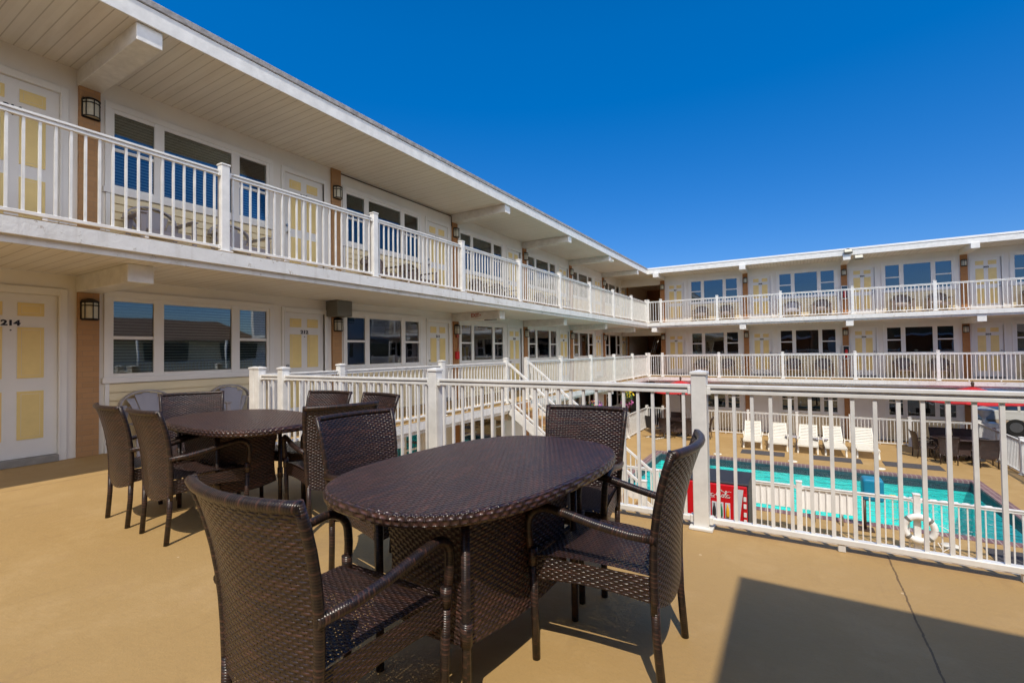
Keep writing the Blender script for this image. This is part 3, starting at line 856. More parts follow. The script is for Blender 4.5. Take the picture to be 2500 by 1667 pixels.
# ------------------------------------------------------------------ wicker table sets
def make_chair():
    r = thing('wicker_armchair', 'x', 'armchair', group='brown wicker armchairs')
    def yb(z):    # back line
        return -.232-.080*max(0,(z-.40)/.49)**2.3 if z > .40 else -.232
    def hw(z): return .212+.043*max(0,min(1,(z-.28)/.6))
    ZT = .885
    def surf(off):
        def fn(u, v):
            uu = 2*u-1
            zl = .315-.045*(1-uu*uu)
            z = zl+(ZT-.012-zl)*v
            y = yb(z)-.050*(1-uu*uu)*(.35+.65*v)-off
            return (uu*(hw(z)-.008), y, z), (uu*hw(z)+.3, z)
        return fn
    b = MB(); b.grid(surf(.011), 16, 16); b.grid(surf(-.011), 16, 16)
    part('backrest', b, M['wicker'], r, recalc=False)
    b = MB()
    for q in (-1,1):
        b.tube([(q*hw(z), yb(z), z) for z in (.29,.36,.44,.52,.60,.68,.76,.82,ZT+.012)], .0155, 10)
    b.tube([(uu*(hw(ZT)+.010), yb(ZT)-.050*(1-uu*uu)*(1 if abs(uu)<1 else 1), ZT) for uu in [-1+2*i/14 for i in range(15)]], .0165, 10)
    part('back_frame', b, M['wrap'], r, recalc=False)
    # seat
    def seat(u, v):
        y = -.235+.49*v; w = .212+.040*v
        z = .425+.012*math.sin(PI*v)-.008*(1-abs(2*u-1)**2)
        if v > .93: z -= (v-.93)*.25
        return ((2*u-1)*w, y, z), ((2*u-1)*w+.3, y+.5)
    b = MB(); b.grid(seat, 12, 12)
    per = [(-.212,-.235),(-.252,.255),(.252,.255),(.212,-.235)]
    for i in range(4):
        a, c = per[i], per[(i+1) % 4]; L = math.dist(a,c)
        def ap(u, v, a=a, c=c, L=L, i=i):
            x = a[0]+(c[0]-a[0])*u; y = a[1]+(c[1]-a[1])*u
            zb = .325+.018*math.sin(PI*u)
            return (x*1.01,y*1.01,.424-(.424-zb)*v), (u*L+.7*i, .424-.1*v)
        b.grid(ap, 10, 3, 1)
    part('seat', b, [M['wicker'],M['wicker_solid']], r, recalc=False)
    for sx in (-1, 1):
        P = [(.236,-.250,.570),(.252,-.15,.577),(.266,-.03,.597),(.272,.09,.622),(.272,.17,.632)]
        for i in range(1, 7):
            a = PI/2*i/6; P.append((.272-.002*i, .17+.095*math.sin(a), .550+.082*math.cos(a)))
        P += [(.257,.266,.50),(.252,.258,.43)]
        b = MB(); b.tube([(sx*x,y,z) for x,y,z in P], .0172, 10); b.tube([(sx*.252,.252,.455),(sx*.250,.252,.385)],.0205,10)
        part('arm', b, M['wrap'], r, recalc=False)
        b = MB(); b.tube([(sx*.250,.252,.385),(sx*.247,.249,.20),(sx*.245,.245,0)],[.017,.016,.0165],10); part('leg', b, M['wrap'], r, recalc=False)
        b = MB(); b.tube([(sx*.212,-.232,.34),(sx*.210,-.236,.20),(sx*.205,-.252,0)],[.017,.016,.0165],10); part('leg', b, M['wrap'], r, recalc=False)
    return r
chair = make_chair(); used = set()
CH = [
 ('A',-1.30,1.035,0,'brown wicker armchair in the foreground at the near table, its back to the camera'),
 ('B',-.69,1.97,90,'brown wicker armchair at the right side of the near table, nearest the big railing post'),
 ('C',-1.13,2.545,186,'brown wicker armchair at the far end of the near table, against the deck railing'),
 ('D',-2.0,1.95,-98,'brown wicker armchair at the left side of the near table, overlapping another chair back'),
 ('E',-4.43,1.80,-3,'leftmost wicker armchair, at the far table with its back to the camera'),
 ('F',-3.80,1.785,-3,'second wicker armchair from the left, at the far table with its back to the camera'),
 ('G',-4.80,2.25,-113,'wicker armchair at the left end of the far table, facing right'),
 ('H',-3.09,2.40,69,'wicker armchair at the right end of the far table, just behind the near table set'),
 ('I',-3.84,2.72,188,'wicker armchair behind the far table, left one of the two showing only the back top'),
 ('J',-3.24,2.72,171,'wicker armchair behind the far table, right one of the two showing only the back top'),
]
for k,x,y,a,lb in CH: dup(chair, used, (x,y,0), R(a), lb, 'brown wicker armchairs on the upper deck')
def make_table():
    r = thing('wicker_table', 'x', 'table', group='oval wicker dining tables')
    A, B, nn = .742, .477, 2.75
    def rim(t, k):
        c, s = math.cos(t), math.sin(t)
        return (k*A*math.copysign(abs(c)**(2/nn), c), k*B*math.copysign(abs(s)**(2/nn), s))
    b = MB()
    def top(u, v):
        t = 2*PI*u; k = v*.978; x, y = rim(t, k); return (x,y,.742), (x+1,y+1)
    b.grid(top, 72, 10)
    def edge(u, v):
        t = 2*PI*u; a = PI*v; k = .978+.022*math.sin(a); x, y = rim(t, k)
        return (x,y,.717+.025*math.cos(a)), (u*3.9, v*.06)
    b.grid(edge, 96, 6)
    b.grid(lambda u,v: ((*rim(2*PI*u, v*.978), .692), rim(2*PI*u, v)), 48, 3)
    part('tabletop', b, M['wicker_top'], r, recalc=False)
    cx, cy = -.13, -.075; hx, hy = .372, .228
    b = MB()
    cor = [(-hx,-hy),(hx,-hy),(hx,hy),(-hx,hy)]
    for i in range(4):
        a, c = cor[i], cor[(i+1) % 4]; L = math.dist(a,c)
        def panel(u, v, a=a, c=c, L=L, i=i):
            x = a[0]+(c[0]-a[0])*u; y = a[1]+(c[1]-a[1])*u
            zb = .235-.03*math.sin(PI*u)
            z = .69-(.69-zb)*v
            k = 1-.10*math.sin(PI*v*.8)
            e = 1
            return (cx+x*k*e, cy+y*k*e, z), (u*L+i, z)
        b.grid(panel, 20, 14)
    part('pedestal', b, M['wicker_top'], r, recalc=False)
    for sx in (-1,1):
        for sy in (-1,1):
            x, y = cx+sx*(hx+.004), cy+sy*(hy+.004)
            b = MB(); b.tube([(x,y,.692),(x,y,.30),(x,y,0)],.0165,10); b.tube([(x,y,.34),(x,y,.26)],.022,10)
            part('leg', b, M['wrap'], r, recalc=False)
    return r
table = make_table(); used_t = set()
dup(table, used_t, (-1.237,1.844,0), R(84.4), 'oval brown wicker table in the foreground right of centre')
dup(table, used_t, (-3.88,2.21,0), R(-6.2), 'oval brown wicker table further back near the left wall')

# ------------------------------------------------------------------ fan-back plastic chairs on the walkways
def make_fan(mat, name, cat):
    r = thing(name, 'x', cat)
    b = MB()
    for i in range(7):
        t = (i-3)/3; a = t*.42
        zt = .80-.16*t*t
        x0, x1 = t*.10, t*.27
        y0, y1 = .22, .36
        w0, w1 = .017, .047
        b.quad((x0-w0,y0,.36),(x0+w0,y0,.36),(x1+w1,y1,zt-.03),(x1-w1,y1,zt-.03))
    P = []
    for i in range(15):
        a = PI*i/14; P.append((-.305*math.cos(a), .36-.02*abs(math.cos(a)), .60+.195*math.sin(a)))
    for i in range(14):
        p, q = Vector(P[i]), Vector(P[i+1]); b.bar(p, q, .018, .075, up=(0,1,0))
    part('backrest', b, mat, r, recalc=False)
    b = MB()
    for j in range(5): b.box(-.24,.24,-.22+j*.092,-.22+j*.092+.08,.355+.004*abs(j-2),.375+.004*abs(j-2))
    b.box(-.25,.25,-.235,-.215,.29,.37); part('seat', b, mat, r)
    for sx in (-1,1):
        b = MB(); b.box(sx*.30-.045,sx*.30+.045,-.24,.33,.565,.585); part('arm', b, mat, r, bevel=.006)
        b = MB(); b.bar((sx*.30,-.20,.57),(sx*.30,-.23,0),.05,.03); part('leg', b, mat, r)
        b = MB(); b.bar((sx*.27,.24,.57),(sx*.29,.36,0),.05,.03); part('leg', b, mat, r)
    return r
fw = make_fan(M['white_plastic'], 'plastic_armchair', 'plastic chair'); uw = set()
for y,z,lb in ((2.99,0,'white fan-back plastic chair against the siding behind the left end of the far table'),(4.09,0,'white fan-back plastic chair against the siding beside the deck railing corner'),
             (3.03,F2,'white fan-back plastic chair on the top balcony under the first window, left one'),(4.10,F2,'white fan-back plastic chair on the top balcony under the first window, nearer door 312')):
    dup(fw, uw, (-7.31,y,z), PI/2, lb, 'white plastic chairs along the left wing')
dup(fw, uw, (RP0+RBAY+1.95,YF-.42,F2), 0, 'pale plastic chair on the right wing top balcony, left of a brown one', 'white plastic chairs along the left wing')
fb = make_fan(M['brown_plastic'], 'plastic_armchair', 'plastic chair'); ub = set()
ordn = ['first','second','third','fourth']
for z, fl in ((0,'middle'),(F2,'top')):
    for k in range(0,4):
        for j,(dx_,sd_) in enumerate(((1.95,'left'),(3.05,'right'))):
            if z and k == 1 and j == 0: continue
            dup(fb, ub, (RP0+RBAY*k+dx_,YF-.42,z), 0, f'brown plastic chair, right wing {fl} floor, {sd_} one under the {ordn[k]} window from the corner', 'brown plastic chairs along the right wing')
for k,nm in ((1,'second'),(2,'third'),(3,'fourth')):
    for j,dy in enumerate((.95,2.05)):
        dup(fb, ub, (-7.31,P0+BAY*k+dy,F2), PI/2, f'brown plastic chair, left wing top balcony, {["nearer","farther"][j]} one under the {nm} window', 'brown plastic chairs on the left balcony')

# ------------------------------------------------------------------ pool furniture
def make_lounger():
    r = thing('sun_lounger', 'x', 'sun lounger', group='cream sun loungers beside the pool')
    b = MB()
    for i in range(13): y = .05+i*.082; b.box(-.28,.28,y,y+.062,.315,.330)
    part('seat', b, M['cream_plastic'], r)
    b = MB(); p0, p1 = Vector((0,1.10,.33)), Vector((0,1.72,.80))
    d = (p1-p0)
    for i in range(10):
        a = p0+d*(i/10); c = p0+d*(i/10+.072); b.bar((0,a.y,a.z),(0,c.y,c.z),.54,.016,up=(0,-.5,.8))
    for sx in (-1,1): b.bar((sx*.285,1.08,.32),(sx*.27,1.74,.815),.035,.03)
    b.bar((-.27,1.735,.81),(.27,1.735,.81),.04,.03)
    part('backrest', b, M['cream_plastic'], r)
    b = MB()
    for sx in (-1,1): b.box(sx*.30-.02,sx*.30+.02,.0,1.55,.27,.325)
    b.box(-.30,.30,.0,.05,.26,.333); part('frame', b, M['cream_plastic'], r, bevel=.006)
    for sx in (-1,1):
        b = MB(); b.bar((sx*.29,.18,.28),(sx*.30,.10,0),.05,.04); part('leg', b, M['cream_plastic'], r)
        b = MB(); b.bar((sx*.29,1.35,.28),(sx*.30,1.45,0),.05,.04); part('leg', b, M['cream_plastic'], r)
        b = MB(); b.tube([(sx*.315,.85,.32),(sx*.33,.95,.46),(sx*.33,1.20,.47),(sx*.32,1.30,.35)],.018,8); part('arm', b, M['cream_plastic'], r)
    return r
lo = make_lounger(); ul = set()
for x,y,a,nm in ((-1.43,19.95,3,'leftmost'),(-.59,19.85,1,'second from the left'),(.335,19.8,-2,'middle one'),(1.17,19.75,1,'second from the right'),(2.07,19.8,0,'rightmost')):
    dup(lo, ul, (x,y,G), R(a), f'cream slatted sun lounger, {nm} of the five beside the pool', 'cream sun loungers beside the pool')
def make_side():
    r = thing('side_table', 'x', 'side table')
    b = MB(); b.lathe([(0,.40),(.24,.40),(.25,.415),(.24,.43),(0,.43)],20); part('top', b, M['white_plastic'], r, recalc=False)
    for i in range(4):
        a = PI/4+PI/2*i; b = MB(); b.bar((.16*math.cos(a),.16*math.sin(a),.40),(.19*math.cos(a),.19*math.sin(a),0),.03,.03); part('leg', b, M['white_plastic'], r)
    return r
s_ = make_side(); us = set()
dup(s_, us, (-.13,20.95,G), 0, 'small white side table between the second and middle sun loungers', 'white side tables by the loungers')
dup(s_, us, (.76,20.9,G), 0, 'small white side table right of the middle sun lounger', 'white side tables by the loungers')
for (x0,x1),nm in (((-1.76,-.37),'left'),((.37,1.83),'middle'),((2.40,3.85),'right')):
    b = MB(); b.box(x0,x1,18.97,19.70,G+.001,G+.012)  # thin dark grey rectangle laid flat on the pool deck
    tag(put('dark_rectangle', b.mesh('dark_rectangle', M['mat'])), f'{nm} dark flat rectangle lying between the loungers and the pool', 'floor mat', 'dark rectangles in front of the loungers')
for x,y,lb in ((-2.45,18.4,'white skimmer lid on the far pool deck, left of the dark rectangles'),(-.13,18.35,'white skimmer lid on the far pool edge in front of the loungers'),(2.2,18.45,'white skimmer lid on the far pool edge, right one'),(2.45,11.95,'white skimmer lid on the near pool deck by the life ring')):
    b = MB(); b.lathe([(0,.022),(.13,.022),(.14,.012),(.14,.002)],20)
    tag(put('skimmer_lid', b.mesh('skimmer_lid', M['cream_plastic'], recalc=False), None, (x,y,G)), lb, 'skimmer lid')

def make_umbrella():
    r = thing('patio_umbrella', 'x', 'umbrella')
    b = MB(); b.tube([(0,0,.05),(0,0,2.5)],.022,10); part('pole', b, M['brown_paint'], r)
    b = MB(); b.lathe([(0,0),(.25,0),(.25,.05),(.05,.09),(.03,.20),(0,.20)],20); part('base', b, M['dark'], r, recalc=False)
    n = 8; Rr = 1.34; zt, zr = 2.42, 1.97
    b = MB()
    for i in range(n):
        a0, a1 = 2*PI*i/n, 2*PI*(i+1)/n
        def fn(u, v, a0=a0, a1=a1):
            p0 = Vector((math.cos(a0),math.sin(a0),0)); p1 = Vector((math.cos(a1),math.sin(a1),0))
            q = p0.lerp(p1,u)*Rr*v; z = zt+(zr-zt)*(v**1.15)-.05*math.sin(PI*u)*v*.6
            return (q.x,q.y,z),(u,v)
        b.grid(fn, 4, 6)
        def fv(u, v, a0=a0, a1=a1):
            p0 = Vector((math.cos(a0),math.sin(a0),0)); p1 = Vector((math.cos(a1),math.sin(a1),0))
            q = p0.lerp(p1,u)*Rr; return (q.x,q.y,zr-.03*math.sin(PI*u)-.03*v),(u,v)
        b.grid(fv, 4, 1)
    part('canopy', b, M['red_cloth'], r, recalc=False)
    b = MB(); b.lathe([(0,2.62),(.02,2.60),(.05,2.53),(.035,2.46),(.03,2.40)],12); part('finial', b, M['brown_paint'], r, recalc=False)
    for i in range(n):
        a = 2*PI*i/n; b = MB(); b.tube([(.03*math.cos(a),.03*math.sin(a),1.75),(.7*math.cos(a),.7*math.sin(a),2.10)],.008,5)
        part('rib', b, M['brown_paint'], r)
    return r
um = make_umbrella(); uu = set()
dup(um, uu, (-4.30,21.5,G), R(10), 'red patio umbrella on the left, half hidden by the deck railing post', 'red umbrellas at the pool')
dup(um, uu, (5.03,21.2,G), R(25), 'red patio umbrella on the right, in front of the parked cars', 'red umbrellas at the pool')
dup(table, used_t, (-4.30,21.5,G), R(0), 'brown wicker table under the left red umbrella across the pool')
dup(table, used_t, (4.65,21.0,G), R(5), 'brown wicker table by the right red umbrella across the pool')
for x,y,a,lb in ((-4.75,20.75,-10,'front left chair at the pool table under the left umbrella'),(-3.75,20.75,8,'front right chair at the pool table under the left umbrella'),(-4.75,22.25,172,'rear left chair at the pool table under the left umbrella'),(-3.35,21.5,90,'right end chair at the pool table under the left umbrella'),
                 (4.15,20.3,0,'front left chair at the pool table by the right umbrella'),(5.05,20.25,4,'front right chair at the pool table by the right umbrella'),(3.72,21.05,-80,'left end chair at the pool table by the right umbrella'),(4.3,21.8,178,'rear left chair at the pool table by the right umbrella'),(4.95,21.8,184,'rear right chair at the pool table by the right umbrella')):
    dup(chair, used, (x,y,G), R(a), 'wicker armchair, '+lb, 'brown wicker armchairs by the pool')
# dark sling chair by the left umbrella
r = thing('sling_chair', 'dark sling chair with a pale tubular frame left of the left umbrella', 'sling chair', (-5.2,20.6,G), R(150))
b = MB(); b.grid(lambda u,v: (((u-.5)*.5, .25+.12*v, .42+.55*v),(u,v)),2,6); part('backrest', b, M['dark'], r, recalc=False)
b = MB(); b.grid(lambda u,v: (((u-.5)*.5, -.22+.47*v, .42),(u,v)),2,4); part('seat', b, M['dark'], r, recalc=False)
for sx in (-1,1):
    b = MB(); b.tube([(sx*.27,.38,.98),(sx*.27,.25,.42),(sx*.27,-.2,.42),(sx*.27,-.26,.3),(sx*.27,-.26,.02),(sx*.27,.3,.02)],.015,8); part('frame', b, M['metal'], r)

# vending machine
vm = thing('vending_machine', 'red drinks vending machine with white Coca-Cola script, below the deck railing', 'vending machine', (-1.08,7.55,G))
b = MB(); b.box(-.47,.47,.02,.80,0,1.83); part('cabinet', b, M['dark'], vm, bevel=.01)
b = MB(); b.box(-.455,.455,-.03,.018,.42,1.80); part('front_panel', b, M['red'], vm, bevel=.012, seg=2)
b = MB(); b.box(-.455,.455,-.028,.018,.06,.41); part('lower_panel', b, M['dark'], vm, bevel=.01)
for i,cm in enumerate(('yellow_plastic','blue','red','green','red','silver','red')):
    b = MB(); b.box(-.30+i*.085,-.235+i*.085,-.040,-.030,.32,.39); part('button', b, M[cm], vm)
# script lettering built from calligraphic strokes
def script(strokes, mat):
    b = MB()
    for pts, w in strokes:
        P = []
        p = [Vector(q) for q in pts]; p = [p[0]]+p+[p[-1]]
        for i in range(1, len(p)-2):
            for k in range(8):
                t = k/8
                P.append(.5*((2*p[i])+(-p[i-1]+p[i+1])*t+(2*p[i-1]-5*p[i]+4*p[i+1]-p[i+2])*t*t+(-p[i-1]+3*p[i]-3*p[i+1]+p[i+2])*t**3))
        P.append(p[-1])
        nn = len(P)
        prev = None
        for i in range(nn):
            d = (P[min(i+1,nn-1)]-P[max(i-1,0)]); d = d.normalized() if d.length else Vector((1,0))
            ang = abs(d.y)
            ww = w*(.45+.75*ang)
            nrm = Vector((-d.y,d.x))*ww*.5
            a, c = P[i]+nrm, P[i]-nrm
            if prev: b.quad((prev[0].x,0,prev[0].y),(prev[1].x,0,prev[1].y),(c.x,0,c.y),(a.x,0,a.y))
            prev = (a, c)
    return b
def V(*a): return [(a[i],a[i+1]) for i in range(0,len(a),2)]
S = []
def bigC(x):
    S.append((V(x+1.5,1.55, x+1.25,1.95, x+.75,1.9, x+.25,1.3, x+.1,.6, x+.4,.08, x+.95,.08, x+1.5,.55), .22))
def o_(x): S.append((V(x+.45,.85, x+.12,.7, x+.05,.3, x+.25,.05, x+.5,.25, x+.55,.62, x+.42,.86, x+.62,.8, x+.8,.72), .17))
def c_(x): S.append((V(x+.55,.68, x+.38,.85, x+.12,.65, x+.06,.3, x+.28,.06, x+.65,.35), .17))
def a_(x):
    S.append((V(x+.55,.72, x+.35,.86, x+.1,.62, x+.05,.28, x+.22,.05, x+.45,.3, x+.58,.8), .16)); S.append((V(x+.6,.86, x+.5,.3, x+.62,.06, x+.9,.35), .17))
def l_(x): S.append((V(x+.0,.3, x+.35,1.2, x+.42,1.75, x+.28,1.8, x+.12,1.2, x+.08,.4, x+.22,.06, x+.5,.32), .16))
bigC(0); o_(1.35); c_(2.05); a_(2.65); S.append((V(3.55,.55,3.95,.6),.2))
bigC(4.0); o_(5.35); l_(6.1); a_(6.5)
S.append((V(.6,-.05, 1.6,-.35, 2.8,-.25, 3.7,-.15),.16)); S.append((V(5.2,1.85,6.2,1.45,7.2,1.75,7.7,1.65),.16))
me = script(S, None)
kx = .42/7.7
me.v = [((x)*kx, y, z*kx) for x,y,z in me.v]
part('lettering', me, M['white'], vm, (-.17,-.034,1.615), recalc=False)
b = MB()
n0 = 14
for i in range(n0):
    t0, t1 = i/n0, (i+1)/n0
    z0, z1 = .43+1.33*t0, .43+1.33*t1
    wv = lambda t: (.285-.02*math.sin(t*PI)+.03*(1-t), .17+.012+.115*t**1.3)
    a0, a1 = wv(t0), wv(t1)
    b.quad((a0[0],-.034,z0),(a0[0]+a0[1]-.17,-.034,z0),(a1[0]+a1[1]-.17,-.034,z1),(a1[0],-.034,z1))
part('ribbon', b, M['silver'], vm, recalc=False)
for i,cm in enumerate(('dark','green','yellow_plastic')):
    x = -.015+.09*i
    b = MB(); b.box(x,x+.068,-.036,-.031,1.32,1.545); part('selection_window', b, M['silver'], vm, bevel=.002)
    b = MB(); b.lathe([(0,1.345),(.02,1.345),(.023,1.365),(.023,1.43),(.019,1.465),(.009,1.495),(.009,1.525),(0,1.525)],12,(0,0))
    part('bottle', b, M[cm], vm, (x+.034,-.042,0), recalc=False)
b = MB(); b.box(.405,.452,-.045,-.03,1.20,1.70); part('coin_panel', b, M['red'], vm, bevel=.004)
for zz in (1.60,1.50,1.38,1.28): b = MB(); b.box(.41,.447,-.052,-.046,zz,zz+.065); part('coin_slot', b, M['white'], vm, bevel=.003)
# boards tied to the near fence
for (x0,x1),nm in (((-.90,-.075),'left'),((.065,.95),'right')):
    b = MB(); b.box(x0,x1,11.2115,11.226,G+.535,G+.944)
    tag(put('fence_board', b.mesh('fence_board', M['board'], bevel=.003)), f'{nm} blank white board fixed to the pool side of the near fence', 'board', 'white boards on the near pool fence')
# life ring
lr = thing('life_ring', 'white life ring with rope hanging on the near pool fence', 'life ring', (1.86,11.10,-2.03))
b = MB()
b.tube([(.215*math.cos(2*PI*i/32),0,.215*math.sin(2*PI*i/32)) for i in range(33)],.055,12,caps=False); part('ring', b, M['white'], lr, recalc=False)
for k in range(4):
    a0 = PI/4+PI/2*k; b = MB(); b.tube([(.215*math.cos(a0+t),0,.215*math.sin(a0+t)) for t in (-.10,-.05,0,.05,.10)],.058,12); part('band', b, M['grey'], lr, recalc=False)
b = MB(); b.tube([(.28,0,.10),(.38,-.02,.06),(.47,0,-.08),(.44,.01,-.24),(.32,0,-.34),(.25,0,-.20)],.008,6); part('rope', b, M['white'], lr)
# float line
fl = thing('float_line', 'white floating rope line stretched across the right part of the pool', 'float line', (0,15.55,G-.075))
x = 2.02; i = 0
b = MB(); b.tube([(1.95,0,.0),(4.06,0,.0)],.008,6); part('rope', b, M['blue'], fl)
while x < 4.0:
    b = MB(); b.tube([(x,0,0),(x+.02,0,0),(x+.13,0,0),(x+.15,0,0)],[.02,.032,.032,.02],10); part('float', b, M['yellow_plastic'] if i == 0 else M['white'], fl, recalc=False)
    x += .20; i += 1
# pool lift
pl = thing('pool_lift', 'pool lift on the near pool edge with a blue covered seat on a brown post', 'pool lift', (1.17,12.2,G))
b = MB(); b.tube([(0,0,0),(0,0,.62)],.04,10); b.box(-.16,.16,-.14,.14,0,.02); part('post', b, M['brown_paint'], pl)
b = MB(); b.box(-.02,.34,-.05,.35,.60,1.05); part('cover', b, M['blue'], pl, bevel=.05, seg=3)
b = MB(); b.bar((0,0,.62),(.28,.2,.62),.05,.05); part('arm', b, M['white'], pl)
# pool ladder rails on the near side
ld = thing('pool_handrail', 'pair of curved steel pool handrails on the near pool edge left of the pool lift', 'handrail', (.55,12.38,G))
for sx in (-.25,.25):
    b = MB(); b.tube([(sx,-.15,0),(sx,-.12,.25),(sx,.05,.33),(sx,.30,.22),(sx,.55,-.1),(sx,.58,-.6)],.02,8); part('rail', b, M['metal'], ld, recalc=False)

# flower baskets
def flowers(name, lb, loc, cols, rad, seed, hang):
    rd = random.Random(seed)
    r = thing(name, lb, 'flower basket', loc, 0, 'hanging flower baskets along the left wing')
    b = MB(); b.lathe([(0,-.16),(.10,-.15),(.17,-.02),(.18,.02),(0,.02)],14); part('basket', b, M['brown_paint'], r, recalc=False)
    def clump(n, s, zc):
        b = MB()
        for _ in range(n):
            d = Vector((rd.gauss(0,1),rd.gauss(0,1),rd.gauss(0,1))).normalized()*rad*rd.uniform(.45,1.05)
            c = Vector((d.x,d.y,d.z*.8+zc)); nn = Vector((rd.gauss(0,1),rd.gauss(0,1)-.6,rd.gauss(0,1)+.4)).normalized()
            a = nn.orthogonal().normalized()*s*rd.uniform(.6,1.2); q = nn.cross(a)
            b.quad(c-a,c-q,c+a,c+q)
        return b
    part('foliage', clump(170,.045,.02), M['leaf'], r, recalc=False)
    for c,zc,nb in cols: part('blossoms', clump(nb,.035,zc), M[c], r, recalc=False)
    b = MB()
    for k in range(3): a = 2*PI*k/3; b.tube([(.17*math.cos(a),.17*math.sin(a),.02),(0,0,hang)],.004,5)
    part('hanger', b, M['dark'], r)
flowers('flower_basket', 'hanging basket with yellow and pink flowers under the left walkway edge', (-5.98,19.2,-.72), [('fl_yellow',.17,80),('fl_pink',-.17,70)], .27, 3, .50)
flowers('flower_basket', 'hanging basket with purple and orange flowers just above a wicker chair back', (-5.98,15.6,-.72), [('fl_purple',.08,60),('fl_orange',.10,40),('fl_pink',.04,30)], .26, 5, .50)

# urn on a low pier, cars and trees beyond the passage
ur = thing('brick_pier', 'low tan brick pier with a white cap at the end of the ground floor', 'pier', (6.12,24.3,G-.05))
b = MB(); b.box(-.24,.24,-.24,.24,0,.80); part('shaft', b, M['brick'], ur)
b = MB(); b.box(-.28,.28,-.28,.28,.80,.95); part('cap', b, M['white'], ur, bevel=.01)
un = thing('garden_urn', 'white garden urn standing on the brick pier', 'urn', (6.05,24.3,G+.90))
b = MB(); b.lathe([(0,0),(.12,0),(.12,.04),(.045,.10),(.06,.18),(.17,.32),(.22,.46),(.25,.48),(.20,.48),(.0,.44)],18); part('bowl', b, M['white'], un, recalc=False)
b = MB(); b.lathe([(.0,.0),(.135,0),(.135,.02),(0,.02)],18); part('foot', b, M['white'], un, recalc=False)
def make_car(name, lb, loc, rz, up, lo_):
    r = thing(name, lb, 'car', loc, rz)
    L, H, Wd = 4.6, 1.65, .92
    prof = [(-2.3,.35),(-2.32,.75),(-2.25,.98),(-1.95,1.06),(-1.75,1.50),(-1.45,1.62),(.15,1.64),(.55,1.55),(1.25,1.08),(2.05,.96),(2.28,.78),(2.32,.40)]
    def shell(P, w, m, b, bot):
        n = len(P)
        for sgn in (-1,1):
            base = len(b.v)
            for x,z in P: b.v.append((x, sgn*w(z), z))
            b.face(tuple(base+i for i in range(n)), m)
        b0 = len(b.v)-2*n
        for i in range(n):
            j = (i+1) % n; b.face((b0+i,b0+j,b0+n+j,b0+n+i), m)
    b = MB(); shell([(-2.3,.35),(-2.33,.62),(2.33,.62),(2.32,.38)], lambda z:.92, 0, b, 0); part('lower_body', b, lo_, r, bevel=.03, seg=2)
    b = MB(); shell([(-2.33,.625),(-2.30,.96),(-1.98,1.04),(1.28,1.07),(2.05,.96),(2.30,.78),(2.33,.625)], lambda z:.91-.05*(z>.9), 0, b, 0); part('body', b, up, r, bevel=.03, seg=2)
    b = MB(); shell([(-1.92,1.045),(-1.72,1.50),(-1.45,1.60),(.15,1.62),(.50,1.54),(1.22,1.07)], lambda z:.84-.22*(z-1.04), 0, b, 0); part('cabin', b, M['carglass'], r, bevel=.02)
    b = MB(); shell([(-1.76,1.47),(-1.45,1.625),(.16,1.645),(.54,1.555),(.40,1.52),(.10,1.56),(-1.42,1.545),(-1.62,1.43)], lambda z:.845-.21*(z-1.04), 0, b, 0)
    for x0_,x1_ in ((-.55,-.45),(-1.30,-1.20)):
        for sgn in (-1,1): b.bar((x0_,sgn*.86,1.03),(x0_+.02,sgn*.735,1.56),.08,.02)
    for sgn in (-1,1): b.bar((1.20,sgn*.845,1.06),(.50,sgn*.74,1.55),.05,.05)
    part('roof', b, up, r)
    for x_ in (-1.42,1.42):
        for sgn in (-1,1):
            w = MB(); w.tube([(x_,sgn*.72,.34),(x_,sgn*.935,.34)],.345,22); o = part('wheel', w, M['rubber'], r)
            w = MB(); w.tube([(x_,sgn*.93,.34),(x_,sgn*.945,.34)],.21,16); part('rim', w, M['metal'], o)
    for sgn in (-1,1):
        b = MB(); b.box(2.22,2.345,sgn*.70-.15,sgn*.70+.15,.70,.84); part('headlight', b, M['shade'], r, bevel=.02)
        b = MB(); b.box(-2.35,-2.28,sgn*.75-.10,sgn*.75+.10,.72,.95); part('tail_light', b, M['red'], r, bevel=.01)
    return r
make_car('parked_car', 'white and champagne two-tone car parked beyond the right fence', (9.4,29.0,G-.05), 0, M['carwhite'], M['carpaint'])
make_car('parked_car', 'dark blue car parked behind the white urn', (8.6,33.5,G-.05), R(4), M['carblue'], M['carblue'])
def tree(lb, loc, h, rad, seed):
    rd = random.Random(seed)
    r = thing('tree', lb, 'tree', loc)
    b = MB(); b.tube([(0,0,0),(.05,0,h*.3),(-.04,.05,h*.55),(0,0,h*.8)],[.16,.13,.09,.04],8)
    for k in range(7):
        a = rd.uniform(0,2*PI); z = h*rd.uniform(.3,.6); l = rad*rd.uniform(.5,.9)
        b.tube([(0,0,z),(l*.5*math.cos(a),l*.5*math.sin(a),z+l*.35),(l*math.cos(a),l*math.sin(a),z+l*.8)],[.06,.045,.02],6)
    part('trunk', b, M['bark'], r, recalc=False)
    b = MB(); cs = [(Vector((rd.uniform(-1,1)*rad*.7, rd.uniform(-1,1)*rad*.7, h*.62+rd.uniform(-.3,.38)*h)), rad*rd.uniform(.28,.5)) for _ in range(16)]
    for c, rr in cs:
        for _ in range(150):
            d = Vector((rd.gauss(0,1),rd.gauss(0,1),rd.gauss(0,1))).normalized()*rr*rd.uniform(.5,1.1)
            p = c+d; nn = (d.normalized()+Vector((rd.gauss(0,.5),rd.gauss(0,.5),rd.gauss(0,.5)+.3))).normalized()
            a = nn.orthogonal().normalized()*rd.uniform(.06,.13); q = nn.cross(a)*.7
            b.quad(p-a,p-q,p+a,p+q)
    part('crown', b, M['leaf'], r, recalc=False)
tree('dark green tree beyond the parked cars, left one', (8.0,40,G), 5.2, 2.2, 11)
